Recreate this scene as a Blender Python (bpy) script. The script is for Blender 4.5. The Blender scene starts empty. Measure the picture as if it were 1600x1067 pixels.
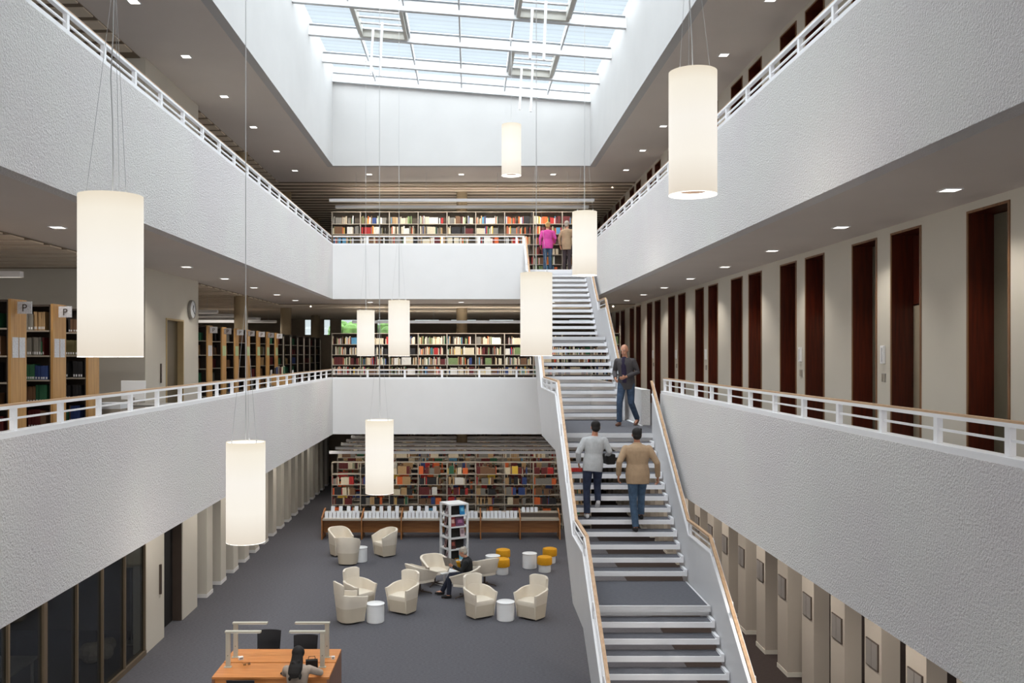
import bpy, math, random
from mathutils import Vector, Matrix
random.seed(7)
F = 1420.0; VX = 734.0; VY = 553.0; EYE = 6.05
C = bpy.context.scene.collection
R = math.radians
H1, H2, H3 = 0.0, 4.41, 8.82            # floor levels
CE1, CE2, CE3 = 3.42, 7.85, 12.22       # ceilings
XL, XR, YF = -4.49, 3.95, 29.8          # faces of the atrium

# ---------------------------------------------------------------- materials
def mat(name, col, rough=.6, var=.04, scale=6.0, bump=0.0, bscale=60.0, metal=0.0, emit=None, detail=4, coat=0.0, bdist=.01):
    m = bpy.data.materials.new(name); m.use_nodes = True
    nt = m.node_tree; b = nt.nodes['Principled BSDF']
    b.inputs['Roughness'].default_value = rough; b.inputs['Metallic'].default_value = metal
    if coat: b.inputs['Coat Weight'].default_value = coat
    tc = nt.nodes.new('ShaderNodeTexCoord')
    n = nt.nodes.new('ShaderNodeTexNoise'); n.inputs['Scale'].default_value = scale; n.inputs['Detail'].default_value = detail
    nt.links.new(tc.outputs['Object'], n.inputs['Vector'])
    r = nt.nodes.new('ShaderNodeValToRGB')
    c = list(col)[:3]
    r.color_ramp.elements[0].position = .3; r.color_ramp.elements[1].position = .7
    r.color_ramp.elements[0].color = tuple(max(0, x*(1-var)) for x in c) + (1,)
    r.color_ramp.elements[1].color = tuple(min(1, x*(1+var)) for x in c) + (1,)
    nt.links.new(n.outputs['Fac'], r.inputs['Fac']); nt.links.new(r.outputs['Color'], b.inputs['Base Color'])
    if bump:
        n2 = nt.nodes.new('ShaderNodeTexNoise'); n2.inputs['Scale'].default_value = bscale; n2.inputs['Detail'].default_value = 3
        nt.links.new(tc.outputs['Object'], n2.inputs['Vector'])
        bp = nt.nodes.new('ShaderNodeBump'); bp.inputs['Strength'].default_value = bump; bp.inputs['Distance'].default_value = bdist
        nt.links.new(n2.outputs['Fac'], bp.inputs['Height']); nt.links.new(bp.outputs['Normal'], b.inputs['Normal'])
    if emit:
        b.inputs['Emission Color'].default_value = tuple(emit[:3]) + (1,); b.inputs['Emission Strength'].default_value = emit[3]
    return m

def s(r, g, b):      # sRGB 0..255 to linear
    f = lambda v: (v/255/12.92) if v <= 10 else ((v/255+.055)/1.055)**2.4
    return (f(r), f(g), f(b))

def wood(name, c1, c2, axis='Z', rough=.45, scale=3.0):
    m = bpy.data.materials.new(name); m.use_nodes = True
    nt = m.node_tree; b = nt.nodes['Principled BSDF']; b.inputs['Roughness'].default_value = rough
    tc = nt.nodes.new('ShaderNodeTexCoord'); mp = nt.nodes.new('ShaderNodeMapping')
    sc = {'X': (.6, 9, 9), 'Y': (9, .6, 9), 'Z': (9, 9, .6)}[axis]
    mp.inputs['Scale'].default_value = sc
    n = nt.nodes.new('ShaderNodeTexNoise'); n.inputs['Scale'].default_value = scale; n.inputs['Detail'].default_value = 6
    r = nt.nodes.new('ShaderNodeValToRGB'); r.color_ramp.elements[0].position = .3; r.color_ramp.elements[1].position = .72
    r.color_ramp.elements[0].color = tuple(c1)+(1,); r.color_ramp.elements[1].color = tuple(c2)+(1,)
    nt.links.new(tc.outputs['Object'], mp.inputs['Vector']); nt.links.new(mp.outputs['Vector'], n.inputs['Vector'])
    nt.links.new(n.outputs['Fac'], r.inputs['Fac']); nt.links.new(r.outputs['Color'], b.inputs['Base Color'])
    return m

def plaster(name, col):
    m = bpy.data.materials.new(name); m.use_nodes = True
    nt = m.node_tree; b = nt.nodes['Principled BSDF']; b.inputs['Roughness'].default_value = .9
    tc = nt.nodes.new('ShaderNodeTexCoord')
    n = nt.nodes.new('ShaderNodeTexNoise'); n.inputs['Scale'].default_value = .5; n.inputs['Detail'].default_value = 3
    nt.links.new(tc.outputs['Object'], n.inputs['Vector'])
    r = nt.nodes.new('ShaderNodeValToRGB'); r.color_ramp.elements[0].position = .35; r.color_ramp.elements[1].position = .65
    r.color_ramp.elements[0].color = (col[0]*.97, col[1]*.95, col[2]*.97, 1); r.color_ramp.elements[1].color = (col[0], col[1]*1.01, col[2], 1)
    nt.links.new(n.outputs['Fac'], r.inputs['Fac']); nt.links.new(r.outputs['Color'], b.inputs['Base Color'])
    n2 = nt.nodes.new('ShaderNodeTexNoise'); n2.inputs['Scale'].default_value = 42; n2.inputs['Detail'].default_value = 4; n2.inputs['Roughness'].default_value = .6
    nt.links.new(tc.outputs['Object'], n2.inputs['Vector'])
    bp = nt.nodes.new('ShaderNodeBump'); bp.inputs['Strength'].default_value = .9; bp.inputs['Distance'].default_value = .038
    nt.links.new(n2.outputs['Fac'], bp.inputs['Height']); nt.links.new(bp.outputs['Normal'], b.inputs['Normal'])
    return m

def carpet(name, col, fleck=.18):
    m = bpy.data.materials.new(name); m.use_nodes = True
    nt = m.node_tree; b = nt.nodes['Principled BSDF']; b.inputs['Roughness'].default_value = 1
    b.inputs['Specular IOR Level'].default_value = .1
    tc = nt.nodes.new('ShaderNodeTexCoord')
    mp = nt.nodes.new('ShaderNodeMapping'); mp.inputs['Scale'].default_value = (1, 3.2, 1)
    n = nt.nodes.new('ShaderNodeTexNoise'); n.inputs['Scale'].default_value = 16; n.inputs['Detail'].default_value = 6; n.inputs['Roughness'].default_value = .7
    nt.links.new(tc.outputs['Object'], mp.inputs['Vector']); nt.links.new(mp.outputs['Vector'], n.inputs['Vector'])
    r = nt.nodes.new('ShaderNodeValToRGB'); r.color_ramp.elements[0].position = .3; r.color_ramp.elements[1].position = .7
    r.color_ramp.elements[0].color = tuple(x*(1-fleck) for x in col)+(1,); r.color_ramp.elements[1].color = tuple(x*(1+fleck) for x in col)+(1,)
    nt.links.new(n.outputs['Fac'], r.inputs['Fac']); nt.links.new(r.outputs['Color'], b.inputs['Base Color'])
    bp = nt.nodes.new('ShaderNodeBump'); bp.inputs['Strength'].default_value = .3; bp.inputs['Distance'].default_value = .005
    nt.links.new(n.outputs['Fac'], bp.inputs['Height']); nt.links.new(bp.outputs['Normal'], b.inputs['Normal'])
    return m

def glassy(name, tint, gloss=.08, stripes=False):
    m = bpy.data.materials.new(name); m.use_nodes = True
    nt = m.node_tree; nt.nodes.clear()
    o = nt.nodes.new('ShaderNodeOutputMaterial'); mx = nt.nodes.new('ShaderNodeMixShader'); mx.inputs[0].default_value = gloss
    t = nt.nodes.new('ShaderNodeBsdfTransparent'); t.inputs[0].default_value = tuple(tint)+(1,)
    g = nt.nodes.new('ShaderNodeBsdfGlossy'); g.inputs['Roughness'].default_value = .05
    g.inputs['Color'].default_value = (.9, .95, 1, 1)
    if stripes:
        tc = nt.nodes.new('ShaderNodeTexCoord'); w = nt.nodes.new('ShaderNodeTexWave'); w.bands_direction = 'Y'
        w.inputs['Scale'].default_value = 1.1; w.inputs['Distortion'].default_value = 0
        nt.links.new(tc.outputs['Object'], w.inputs['Vector'])
        r = nt.nodes.new('ShaderNodeValToRGB'); r.color_ramp.elements[0].position = .0; r.color_ramp.elements[1].position = .35
        r.color_ramp.elements[0].color = tuple(x*.94 for x in tint)+(1,); r.color_ramp.elements[1].color = tuple(tint)+(1,)
        nt.links.new(w.outputs['Color'], r.inputs['Fac']); nt.links.new(r.outputs['Color'], t.inputs[0])
    nt.links.new(t.outputs[0], mx.inputs[1]); nt.links.new(g.outputs[0], mx.inputs[2]); nt.links.new(mx.outputs[0], o.inputs[0])
    return m

def glow(name, col, strength, z0=None, z1=None, lo=.8):
    """lit fabric or diffuser; z0..z1 (local height) lets the glow fall off a little towards both ends"""
    m = bpy.data.materials.new(name); m.use_nodes = True
    nt = m.node_tree; b = nt.nodes['Principled BSDF']; b.inputs['Base Color'].default_value = (.16, .15, .13, 1); b.inputs['Roughness'].default_value = .8
    b.inputs['Emission Color'].default_value = tuple(col)+(1,); b.inputs['Emission Strength'].default_value = strength
    if z0 is not None:
        tc = nt.nodes.new('ShaderNodeTexCoord'); sp = nt.nodes.new('ShaderNodeSeparateXYZ')
        mr = nt.nodes.new('ShaderNodeMapRange'); mr.inputs[1].default_value = z0; mr.inputs[2].default_value = z1
        r = nt.nodes.new('ShaderNodeValToRGB'); e = r.color_ramp.elements
        e[0].position = 0; e[0].color = (lo*.95, lo*.84, lo*.70, 1); e[1].position = .3; e[1].color = (1, .94, .84, 1)
        k = e.new(.6); k.color = (1, .95, .87, 1)
        k = e.new(.9); k.color = (.96, .89, .76, 1); k = e.new(1); k.color = (.86, .76, .6, 1)
        nt.links.new(tc.outputs['Object'], sp.inputs[0]); nt.links.new(sp.outputs['Z'], mr.inputs[0]); nt.links.new(mr.outputs[0], r.inputs[0])
        nt.links.new(r.outputs[0], b.inputs['Emission Color'])
    return m

M = {}
M['plaster'] = plaster('rough_white_plaster', (.84, .818, .803))
M['white'] = mat('smooth_white_paint', (.80, .79, .785), .7, .015, 1.5)
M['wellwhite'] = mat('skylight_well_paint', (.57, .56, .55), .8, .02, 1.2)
M['wallbeige'] = mat('cream_wall_paint', s(206, 200, 188), .75, .02, 1.2)
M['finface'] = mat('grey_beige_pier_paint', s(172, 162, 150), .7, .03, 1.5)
M['ceil'] = mat('grey_soffit', s(226, 217, 209), .8, .02, 1)
M['slatceil'] = mat('dark_ceiling_void', s(132, 116, 98), .9, .04, 2)
M['slat'] = mat('pale_ceiling_slat', s(222, 208, 188), .7, .04, 2)
M['carpet'] = carpet('slate_grey_carpet', s(94, 93, 98), .28)
M['stepcarpet'] = carpet('stair_carpet', s(102, 102, 107))
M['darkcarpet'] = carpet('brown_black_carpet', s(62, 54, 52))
M['steel'] = mat('white_lacquered_steel', (.90, .90, .92), .35, .01, 3)
M['steelgrey'] = mat('light_grey_lacquered_steel', s(216, 216, 218), .4, .02, 2)
M['handwood'] = wood('oak_handrail', s(182, 144, 108), s(206, 172, 136), 'Y')
M['tan'] = wood('tan_veneer', s(176, 130, 72), s(206, 160, 100), 'Z')
M['desk'] = wood('orange_beech', s(186, 112, 50), s(216, 144, 78), 'X')
M['deskside'] = wood('brown_beech_side', s(120, 84, 66), s(146, 104, 82), 'Z')
M['bench'] = wood('brown_bench_wood', s(140, 88, 44), s(176, 118, 66), 'X')
M['maroon'] = wood('dark_red_veneer', s(62, 20, 8), s(96, 34, 14), 'Z', .35)
M['doorframe'] = wood('amber_door_trim', s(104, 68, 38), s(136, 94, 56), 'Z')
M['olive'] = mat('olive_door_leaf', s(110, 104, 88), .4, .05, 2)
M['black'] = mat('black_void_paint', s(20, 17, 16), .8, .1, 3)
M['blackplastic'] = mat('black_upholstery', s(22, 22, 27), .6, .1, 20)
M['grey'] = mat('mid_grey_metal', s(150, 146, 140), .5, .04, 4)
M['shelfmetal'] = mat('warm_grey_shelf_metal', s(166, 156, 142), .5, .04, 4)
M['shelfback'] = mat('taupe_shelf_back', s(112, 102, 90), .8, .08, 3)
M['shelfdark'] = mat('dark_shelf_back', s(64, 52, 44), .8, .08, 3)
M['dark'] = mat('dark_bronze_metal', s(70, 58, 50), .5, .06, 4)
M['cream'] = mat('cream_leather', s(226, 216, 200), .5, .02, 5, .15, 90, bdist=.003)
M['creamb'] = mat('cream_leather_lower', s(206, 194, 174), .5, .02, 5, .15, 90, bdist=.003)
M['mustard'] = mat('mustard_wool', s(212, 150, 18), .9, .08, 40, .3, 120)
M['tablewhite'] = mat('white_table_lacquer', (.86, .87, .88), .3, .01, 3)
M['lampbeige'] = mat('beige_grey_lamp_metal', s(188, 184, 170), .45, .03, 4)
M['column'] = mat('beige_concrete_column', s(160, 142, 114), .8, .05, 2)
M['cord'] = mat('grey_steel_cable', s(196, 196, 196), .5, .02, 5)
M['beam'] = mat('skylight_beam_paint', (.9, .9, .9), .6, .01, 2)
M['barline'] = mat('skylight_bar_grey', s(200, 202, 204), .5, .03, 4)
M['ventframe'] = mat('vent_frame_grey', s(192, 190, 182), .6, .04, 4)
M['gasket'] = mat('dark_glazing_gasket', s(120, 124, 128), .7, .05, 4)
M['skyglass'] = glassy('skylight_glass', (.93, .97, 1.0), .03, True)
M['glass'] = glassy('shopfront_glass', (.55, .56, .54), .10)
M['winglass'] = glassy('window_glass', (.92, .96, .96), .05)
M['shade'] = glow('lit_fabric_shade', (1, .95, .88), .68, -1.36, 0, .84)
M['disc'] = mat('shade_underside_disc', s(84, 66, 52), .7, .05, 3)
M['rim'] = glow('lit_lamp_rim', (1, .97, .93), 1.5)
M['lens'] = glow('downlight_lens', (1, .95, .88), 3.0)
M['bar'] = glow('linear_lamp_diffuser', (1, .93, .82), .35)
M['paper'] = mat('white_paper', s(222, 224, 228), .8, .04, 30)
M['paperprint'] = mat('printed_paper', s(214, 215, 220), .8, .16, 60)
M['greenpaper'] = mat('pale_green_notice', s(182, 202, 156), .8, .06, 30)
M['skin'] = mat('skin_tone', s(206, 150, 122), .55, .05, 12)
M['skind'] = mat('tan_skin_tone', s(170, 116, 90), .55, .05, 12)
M['leafgreen'] = mat('green_foliage', s(110, 150, 80), .8, .4, 3)
BOOKC = {'cream': s(206, 194, 168), 'white': s(216, 212, 204), 'brown': s(110, 78, 52), 'tan': s(168, 136, 94), 'orange': s(206, 96, 40),
         'red': s(168, 34, 30), 'dark red': s(92, 22, 22), 'green': s(36, 92, 62), 'pale green': s(112, 132, 84), 'blue': s(40, 62, 116), 'light blue': s(82, 142, 176),
         'black': s(28, 26, 28), 'grey': s(120, 116, 108), 'yellow': s(212, 176, 60), 'olive': s(96, 88, 56)}
for k, v in BOOKC.items(): M['book '+k] = mat('book_cover_'+k.replace(' ', '_'), v, .6, .10, 25)
M['pages'] = mat('book_pages', s(214, 204, 184), .9, .05, 80)
M['leafbeige'] = mat('beige_door_leaf', s(158, 146, 126), .5)
M['panelgrey'] = mat('grey_display_sheet', s(128, 122, 118), .5)
def cloth(name, c, var=.08): return mat(name, c, .9, var, 14, .25, 40, bdist=.01)

# ---------------------------------------------------------------- mesh builder
class MB:
    def __init__(s_): s_.v = []; s_.f = []; s_.mi = []
    def add(s_, vs, fs, mi=0):
        o = len(s_.v); s_.v += [tuple(x) for x in vs]
        for f in fs: s_.f.append(tuple(i+o for i in f)); s_.mi.append(mi)
        return s_
    def box(s_, x0, x1, y0, y1, z0, z1, mi=0, top=None, bot=None, front=None):
        vs = [(x0,y0,z0),(x1,y0,z0),(x1,y1,z0),(x0,y1,z0),(x0,y0,z1),(x1,y0,z1),(x1,y1,z1),(x0,y1,z1)]
        fs = [(3,2,1,0),(4,5,6,7),(0,1,5,4),(1,2,6,5),(2,3,7,6),(3,0,4,7)]
        ms = [mi if bot is None else bot, mi if top is None else top, mi if front is None else front, mi, mi, mi]
        o = len(s_.v); s_.v += vs
        for f, m_ in zip(fs, ms): s_.f.append(tuple(i+o for i in f)); s_.mi.append(m_)
        return s_
    def obox(s_, c, d, w, h, L, up=(0,0,1), mi=0):
        """box from point c along direction d for length L, width w, height h (centred on the axis)"""
        c = Vector(c); d = Vector(d).normalized(); up = Vector(up); sd = d.cross(up).normalized(); u = sd.cross(d).normalized()
        vs = []
        for t in (0, L):
            for a, b in ((-1,-1),(1,-1),(1,1),(-1,1)): vs.append(c+d*t+sd*a*w/2+u*b*h/2)
        return s_.add(vs, [(0,1,2,3),(7,6,5,4),(0,4,5,1),(1,5,6,2),(2,6,7,3),(3,7,4,0)], mi)
    def prism_yz(s_, poly, x0, x1, mi=0):
        n = len(poly); vs = [(x0,)+tuple(p) for p in poly]+[(x1,)+tuple(p) for p in poly]
        fs = [tuple(range(n)), tuple(range(2*n-1, n-1, -1))]+[(i, i+n, (i+1) % n+n, (i+1) % n) for i in range(n)]
        return s_.add(vs, fs, mi)
    def lathe(s_, prof, c=(0,0,0), seg=24, mi=0, cap=True, mis=None):
        vs = []; n = len(prof)
        for r, z in prof:
            for k in range(seg):
                a = 2*math.pi*k/seg; vs.append((c[0]+r*math.cos(a), c[1]+r*math.sin(a), c[2]+z))
        o = len(s_.v); s_.v += vs
        for i in range(n-1):
            for k in range(seg):
                s_.f.append(tuple(o+j for j in (i*seg+k, i*seg+(k+1) % seg, (i+1)*seg+(k+1) % seg, (i+1)*seg+k))); s_.mi.append(mi if mis is None else mis[i])
        if cap:
            s_.f.append(tuple(o+k for k in range(seg-1, -1, -1))); s_.mi.append(mi if mis is None else mis[0])
            s_.f.append(tuple(o+(n-1)*seg+k for k in range(seg))); s_.mi.append(mi if mis is None else mis[-1])
        return s_
    def tube(s_, pts, r, seg=8, mi=0, lat=(1,0,0), cap=True):
        """rings along pts; r one radius, a list of radii or a list of (across, deep)"""
        pts = [Vector(p) for p in pts]; n = len(pts); lat = Vector(lat); o = len(s_.v)
        for i, p in enumerate(pts):
            t = (pts[min(i+1, n-1)]-pts[max(i-1, 0)]).normalized()
            a = lat-t*lat.dot(t)
            if a.length < 1e-3: a = t.orthogonal()
            a.normalize(); b = t.cross(a)
            rr = r[i] if isinstance(r, (list, tuple)) else r
            rx, ry = rr if isinstance(rr, (list, tuple)) else (rr, rr)
            for k in range(seg):
                q = 2*math.pi*k/seg; s_.v.append(tuple(p+a*rx*math.cos(q)+b*ry*math.sin(q)))
        for i in range(n-1):
            for k in range(seg):
                s_.f.append(tuple(o+j for j in (i*seg+k, i*seg+(k+1) % seg, (i+1)*seg+(k+1) % seg, (i+1)*seg+k))); s_.mi.append(mi)
        if cap:
            s_.f.append(tuple(o+k for k in range(seg-1, -1, -1))); s_.mi.append(mi)
            s_.f.append(tuple(o+(n-1)*seg+k for k in range(seg))); s_.mi.append(mi)
        return s_
    def ball(s_, c, rx, ry=None, rz=None, seg=16, rings=10, mi=0, rot=None):
        ry = ry or rx; rz = rz or rx; o = len(s_.v); c = Vector(c)
        def P_(v):
            v = Vector(v)
            if rot is not None: v = rot @ v
            return tuple(c+v)
        s_.v.append(P_((0,0,-rz)))
        for i in range(1, rings):
            a = math.pi*i/rings
            for k in range(seg):
                q = 2*math.pi*k/seg; s_.v.append(P_((rx*math.sin(a)*math.cos(q), ry*math.sin(a)*math.sin(q), -rz*math.cos(a))))
        s_.v.append(P_((0,0,rz))); e = len(s_.v)-1
        for k in range(seg):
            s_.f.append((o, o+1+(k+1) % seg, o+1+k)); s_.mi.append(mi)
            b = o+1+(rings-2)*seg; s_.f.append((e, b+k, b+(k+1) % seg)); s_.mi.append(mi)
        for i in range(rings-2):
            for k in range(seg):
                a = o+1+i*seg; s_.f.append((a+k, a+(k+1) % seg, a+seg+(k+1) % seg, a+seg+k)); s_.mi.append(mi)
        return s_
    def mesh(s_, name, mats):
        me = bpy.data.meshes.new(name); me.from_pydata(s_.v, [], s_.f)
        for m_ in (mats if isinstance(mats, (list, tuple)) else [mats]): me.materials.append(M[m_] if isinstance(m_, str) else m_)
        me.polygons.foreach_set('material_index', s_.mi); me.update()
        return me
    def build(s_, name, mats, parent=None, smooth=False, bevel=0.0, **kw):
        me = s_.mesh(name, mats)
        if smooth: smoothmesh(me)
        o = bpy.data.objects.new(name, me); C.objects.link(o)
        if parent is not None: o.parent = parent
        if bevel:
            b = o.modifiers.new('b', 'BEVEL'); b.width = bevel; b.segments = 2; b.limit_method = 'ANGLE'
        tag(o, **kw); return o

def smoothmesh(me, ang=42):
    me.polygons.foreach_set('use_smooth', [True]*len(me.polygons))
    try: me.set_sharp_from_angle(angle=R(ang))
    except Exception: pass

def tag(o, label=None, cat=None, group=None, kind=None):
    if label: o['label'] = label
    if cat: o['category'] = cat
    if group: o['group'] = group
    if kind: o['kind'] = kind
    return o
def thing(name, label, cat, loc=(0,0,0), rz=0, group=None, kind=None):
    o = bpy.data.objects.new(name, None); C.objects.link(o); o.location = loc; o.rotation_euler = (0,0,rz); o.empty_display_size = .1
    return tag(o, label, cat, group, kind)
def dup(root, loc, rz, label, group=None):
    r = root.copy(); C.objects.link(r); r.location = loc; r.rotation_euler = (0,0,rz); r['label'] = label
    if group: r['group'] = group
    for ch in list(root.children):
        c = ch.copy(); C.objects.link(c); c.parent = r
        for g in list(ch.children):
            d = g.copy(); C.objects.link(d); d.parent = c
    return r
ORD = ['first','second','third','fourth','fifth','sixth','seventh','eighth','ninth','tenth','eleventh','twelfth','thirteenth','fourteenth','fifteenth','sixteenth',
       'seventeenth','eighteenth','nineteenth','twentieth'] + ['twenty-'+x for x in ('first','second','third','fourth','fifth','sixth','seventh','eighth','ninth')] + ['thirtieth'] + ['thirty-'+x for x in ('first','second','third','fourth','fifth','sixth','seventh','eighth','ninth')]
def struct(mb, name, mats, label, cat='wall', **kw): return mb.build(name, mats, label=label, cat=cat, kind='structure', **kw)

# ---------------------------------------------------------------- the shell
XO0, XO1, YO0, YO1 = -14.0, 12.0, -5.0, 45.0
XW = 5.95                                        # face of the office wall on the right
struct(MB().box(XO0, XO1, YO0, YO1, -.3, 0), 'floor', 'carpet', 'slate grey carpet of the reading hall', 'floor')
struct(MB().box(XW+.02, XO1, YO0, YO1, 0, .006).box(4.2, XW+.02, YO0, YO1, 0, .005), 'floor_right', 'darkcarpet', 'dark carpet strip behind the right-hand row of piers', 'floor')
for lv, (c, h, nm) in enumerate(((CE1, H2, 'middle'), (CE2, H3, 'upper'))):
    struct(MB().box(XO0, XL-.2, YO0, YO1, c, h, 0, top=1, bot=0), 'floor_left_'+nm, ['ceil', 'carpet'], f'{nm} gallery floor slab along the left side', 'floor')
    struct(MB().box(XR+.2, XO1, YO0, YO1, c, h, 0, top=1, bot=0), 'floor_right_'+nm, ['ceil', 'carpet'], f'{nm} gallery floor slab along the right side', 'floor')
    struct(MB().box(XL-.2, XR+.2, YF+.2, YO1, c, h, 0, top=1, bot=0), 'floor_back_'+nm, ['ceil', 'carpet'], f'{nm} gallery floor slab across the far end', 'floor')
    struct(MB().box(XL-.2, XR+.2, YO0, 1.0, c, h, 0, top=1, bot=0), 'floor_front_'+nm, ['ceil', 'carpet'], f'{nm} gallery floor slab at the near end', 'floor')
t = .82
# parapets: rough plaster bands
for c, h, nm in ((CE1, H2+t, 'middle'), (CE2, H3+t-.02, 'upper')):
    struct(MB().box(XL-.2, XL, 1.0, YF, c, h), 'wall_left_parapet_'+nm, 'plaster', f'rough white parapet band of the {nm} gallery along the left side')
    if nm == 'middle':
        struct(MB().box(XR, XR+.2, 1.0, 18.86, c, h), 'wall_right_parapet_middle', 'plaster', 'rough white parapet band right of the staircase, nearer the viewer')
        struct(MB().box(XR, XR+.2, 20.9, YF, c, h), 'wall_right_parapet_behind', 'plaster', 'short white parapet behind the man in the blazer')
        struct(MB().box(XR, XR+.2, 18.86, 20.9, c, H2, 0, top=1), 'wall_right_landing_edge', ['plaster', 'carpet'], 'slab edge where the landing meets the right gallery')
        struct(MB().box(XL-.2, XR+.2, YF, YF+.2, c, h), 'wall_back_parapet_middle', 'white', 'smooth white parapet across the far end, middle gallery')
    else:
        struct(MB().box(XR, XR+.2, 1.0, YF, c, h), 'wall_right_parapet_upper', 'plaster', 'rough white parapet band of the upper gallery along the right side')
        struct(MB().box(XL-.2, 1.80, YF, YF+.2, c, h), 'wall_back_parapet_upper', 'white', 'smooth white parapet across the far end, upper gallery')
        struct(MB().box(1.80, XR+.2, YF, YF+.2, c, H3, 0, top=1), 'wall_back_stairhead', ['white', 'carpet'], 'slab edge at the head of the stairs')
    struct(MB().box(XL-.2, XR+.2, .8, 1.0, c, h-.25), 'wall_front_parapet_'+nm, 'white', f'near-end parapet of the {nm} gallery', 'wall')
# dark shadow gap line under each band is the slab itself; top ceiling with the well
roof = MB()
roof.box(XL-.2, XR+.2, .8, 8.9, 15.53, 15.8)  # unseen lid added over the near well to darken that end
roof.box(XO0, XL-.2, YO0, YO1, CE3, CE3+.4).box(XR+.2, XO1, YO0, YO1, CE3, CE3+.4).box(XL-.2, XR+.2, YF+.2, YO1, CE3, CE3+.4).box(XL-.2, XR+.2, YO0, .8, CE3, CE3+.4)
struct(roof, 'ceiling', 'ceil', 'grey upper gallery ceiling around the skylight well, with an unseen lid added near the viewer', 'ceiling')
ZTL, ZTR = 15.27, 14.60       # glass height at the left and right side of the well
def zr(x): return ZTL+(x-XL)/(XR-XL)*(ZTR-ZTL)
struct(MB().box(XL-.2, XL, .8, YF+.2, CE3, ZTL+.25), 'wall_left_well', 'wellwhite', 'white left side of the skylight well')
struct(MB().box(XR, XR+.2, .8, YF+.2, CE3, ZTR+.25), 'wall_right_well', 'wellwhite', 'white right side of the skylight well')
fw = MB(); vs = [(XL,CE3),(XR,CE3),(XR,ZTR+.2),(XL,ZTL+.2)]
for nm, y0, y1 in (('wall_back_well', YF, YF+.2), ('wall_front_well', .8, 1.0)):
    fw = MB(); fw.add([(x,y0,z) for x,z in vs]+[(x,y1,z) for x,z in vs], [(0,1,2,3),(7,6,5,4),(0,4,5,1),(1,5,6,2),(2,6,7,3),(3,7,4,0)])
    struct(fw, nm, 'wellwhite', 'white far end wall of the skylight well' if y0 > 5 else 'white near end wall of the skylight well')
# outer walls
struct(MB().box(XO0-.2, XO0, YO0, YO1, 0, CE3), 'wall_left', 'wallbeige', 'outer wall far to the left behind the shelving')
struct(MB().box(XO1, XO1+.2, YO0, YO1, 0, CE3), 'wall_right', 'wallbeige', 'outer wall of the rooms on the right')
struct(MB().box(XO0, XO1, YO0-.2, YO0, CE3-.1, CE3+.4).box(XO0, XO1, YO0-.2, YO0, 0, .3), 'wall_front', 'wallbeige', 'lintel and sill of the unseen near end, left open to let fill daylight in')  # near end is unseen, left open so added daylight reaches the hall
# far wall with window strip on the middle gallery
bw = MB(); wz0, wz1 = 6.98, 7.76
wins = [(-8.2, -7.55), (-7.25, -6.9), (-6.4, -5.5), (-4.6, -4.0), (-2.75, -1.5), (-.95, .35), (.95, 2.2), (2.8, 4.1), (4.9, 6.0)]
wlo = lambda i: wz0 if i < 4 else 7.56
bw.box(XO0, XO1, YO1, YO1+.2, 0, wz0).box(XO0, XO1, YO1, YO1+.2, wz1, CE3)
xp = XO0
for i, (a, b) in enumerate(wins):
    bw.box(xp, a, YO1, YO1+.2, wz0, wz1); xp = b
    if i > 3: bw.box(a, b, YO1, YO1+.2, wz0, wlo(i))
bw.box(xp, XO1, YO1, YO1+.2, wz0, wz1)
struct(bw, 'wall_back', mat('taupe_back_wall', s(168, 152, 132), .8), 'far outer wall with a strip of windows')
for i, (a, b) in enumerate(wins):
    w = thing(f'window_{i+1}', f'{ORD[i]} small bright window from the left in the far wall', 'window', ((a+b)/2, YO1+.1, wlo(i)), kind='structure'); wh = wz1-wlo(i)
    hw = (b-a)/2; MB().box(-hw, hw, -.01, .01, 0, wh).build('glass_pane', 'winglass', w)
    MB().box(-hw, hw, -.06, .02, 0, .02).box(-hw, hw, -.06, .02, wh-.02, wh).box(-hw, -hw+.03, -.06, .02, 0, wh).box(hw-.03, hw, -.06, .02, 0, wh).build('window_frame', 'dark', w)
tr = MB()
for k in range(60): tr.ball((-6.2+random.uniform(-1.4, 1.8), 50+random.uniform(-1, 1), 6.6+random.uniform(-1.4, .9)), random.uniform(.3, .55), seg=8, rings=6)
tr.tube([(-6, 50, 0), (-6, 50, 6)], .18)
tr.build('tree', 'leafgreen', label='green tree outside the small window on the left of the far wall', cat='tree')
# slatted ceilings of the library zones
for c, nm in ((CE2, 'middle'), (CE3, 'upper'), (CE1, 'lower')):
    sl = MB()
    sl.box(XO0, XO1, 32.6, YO1, c-.02, c-.005, 1)
    y = 32.75
    while y < 44.8: sl.box(XO0, XO1, y, y+.11, c-.07, c-.02, 0); y += .64
    if nm != 'lower':
        sl.box(XO0, -6.85, -2, 32.6, c-.02, c-.005, 1)
        y = 2.03
        while y < 32.5:
            sl.box(XO0, -6.85 if not 18.4 < y < 22.8 else -10.3, y, y+.42, c-.045, c-.02, 0); y += .64
    struct(sl, 'ceiling_slats_'+nm, ['slat', 'slatceil'], f'pale slats under the {nm} library ceiling', 'ceiling')
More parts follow.
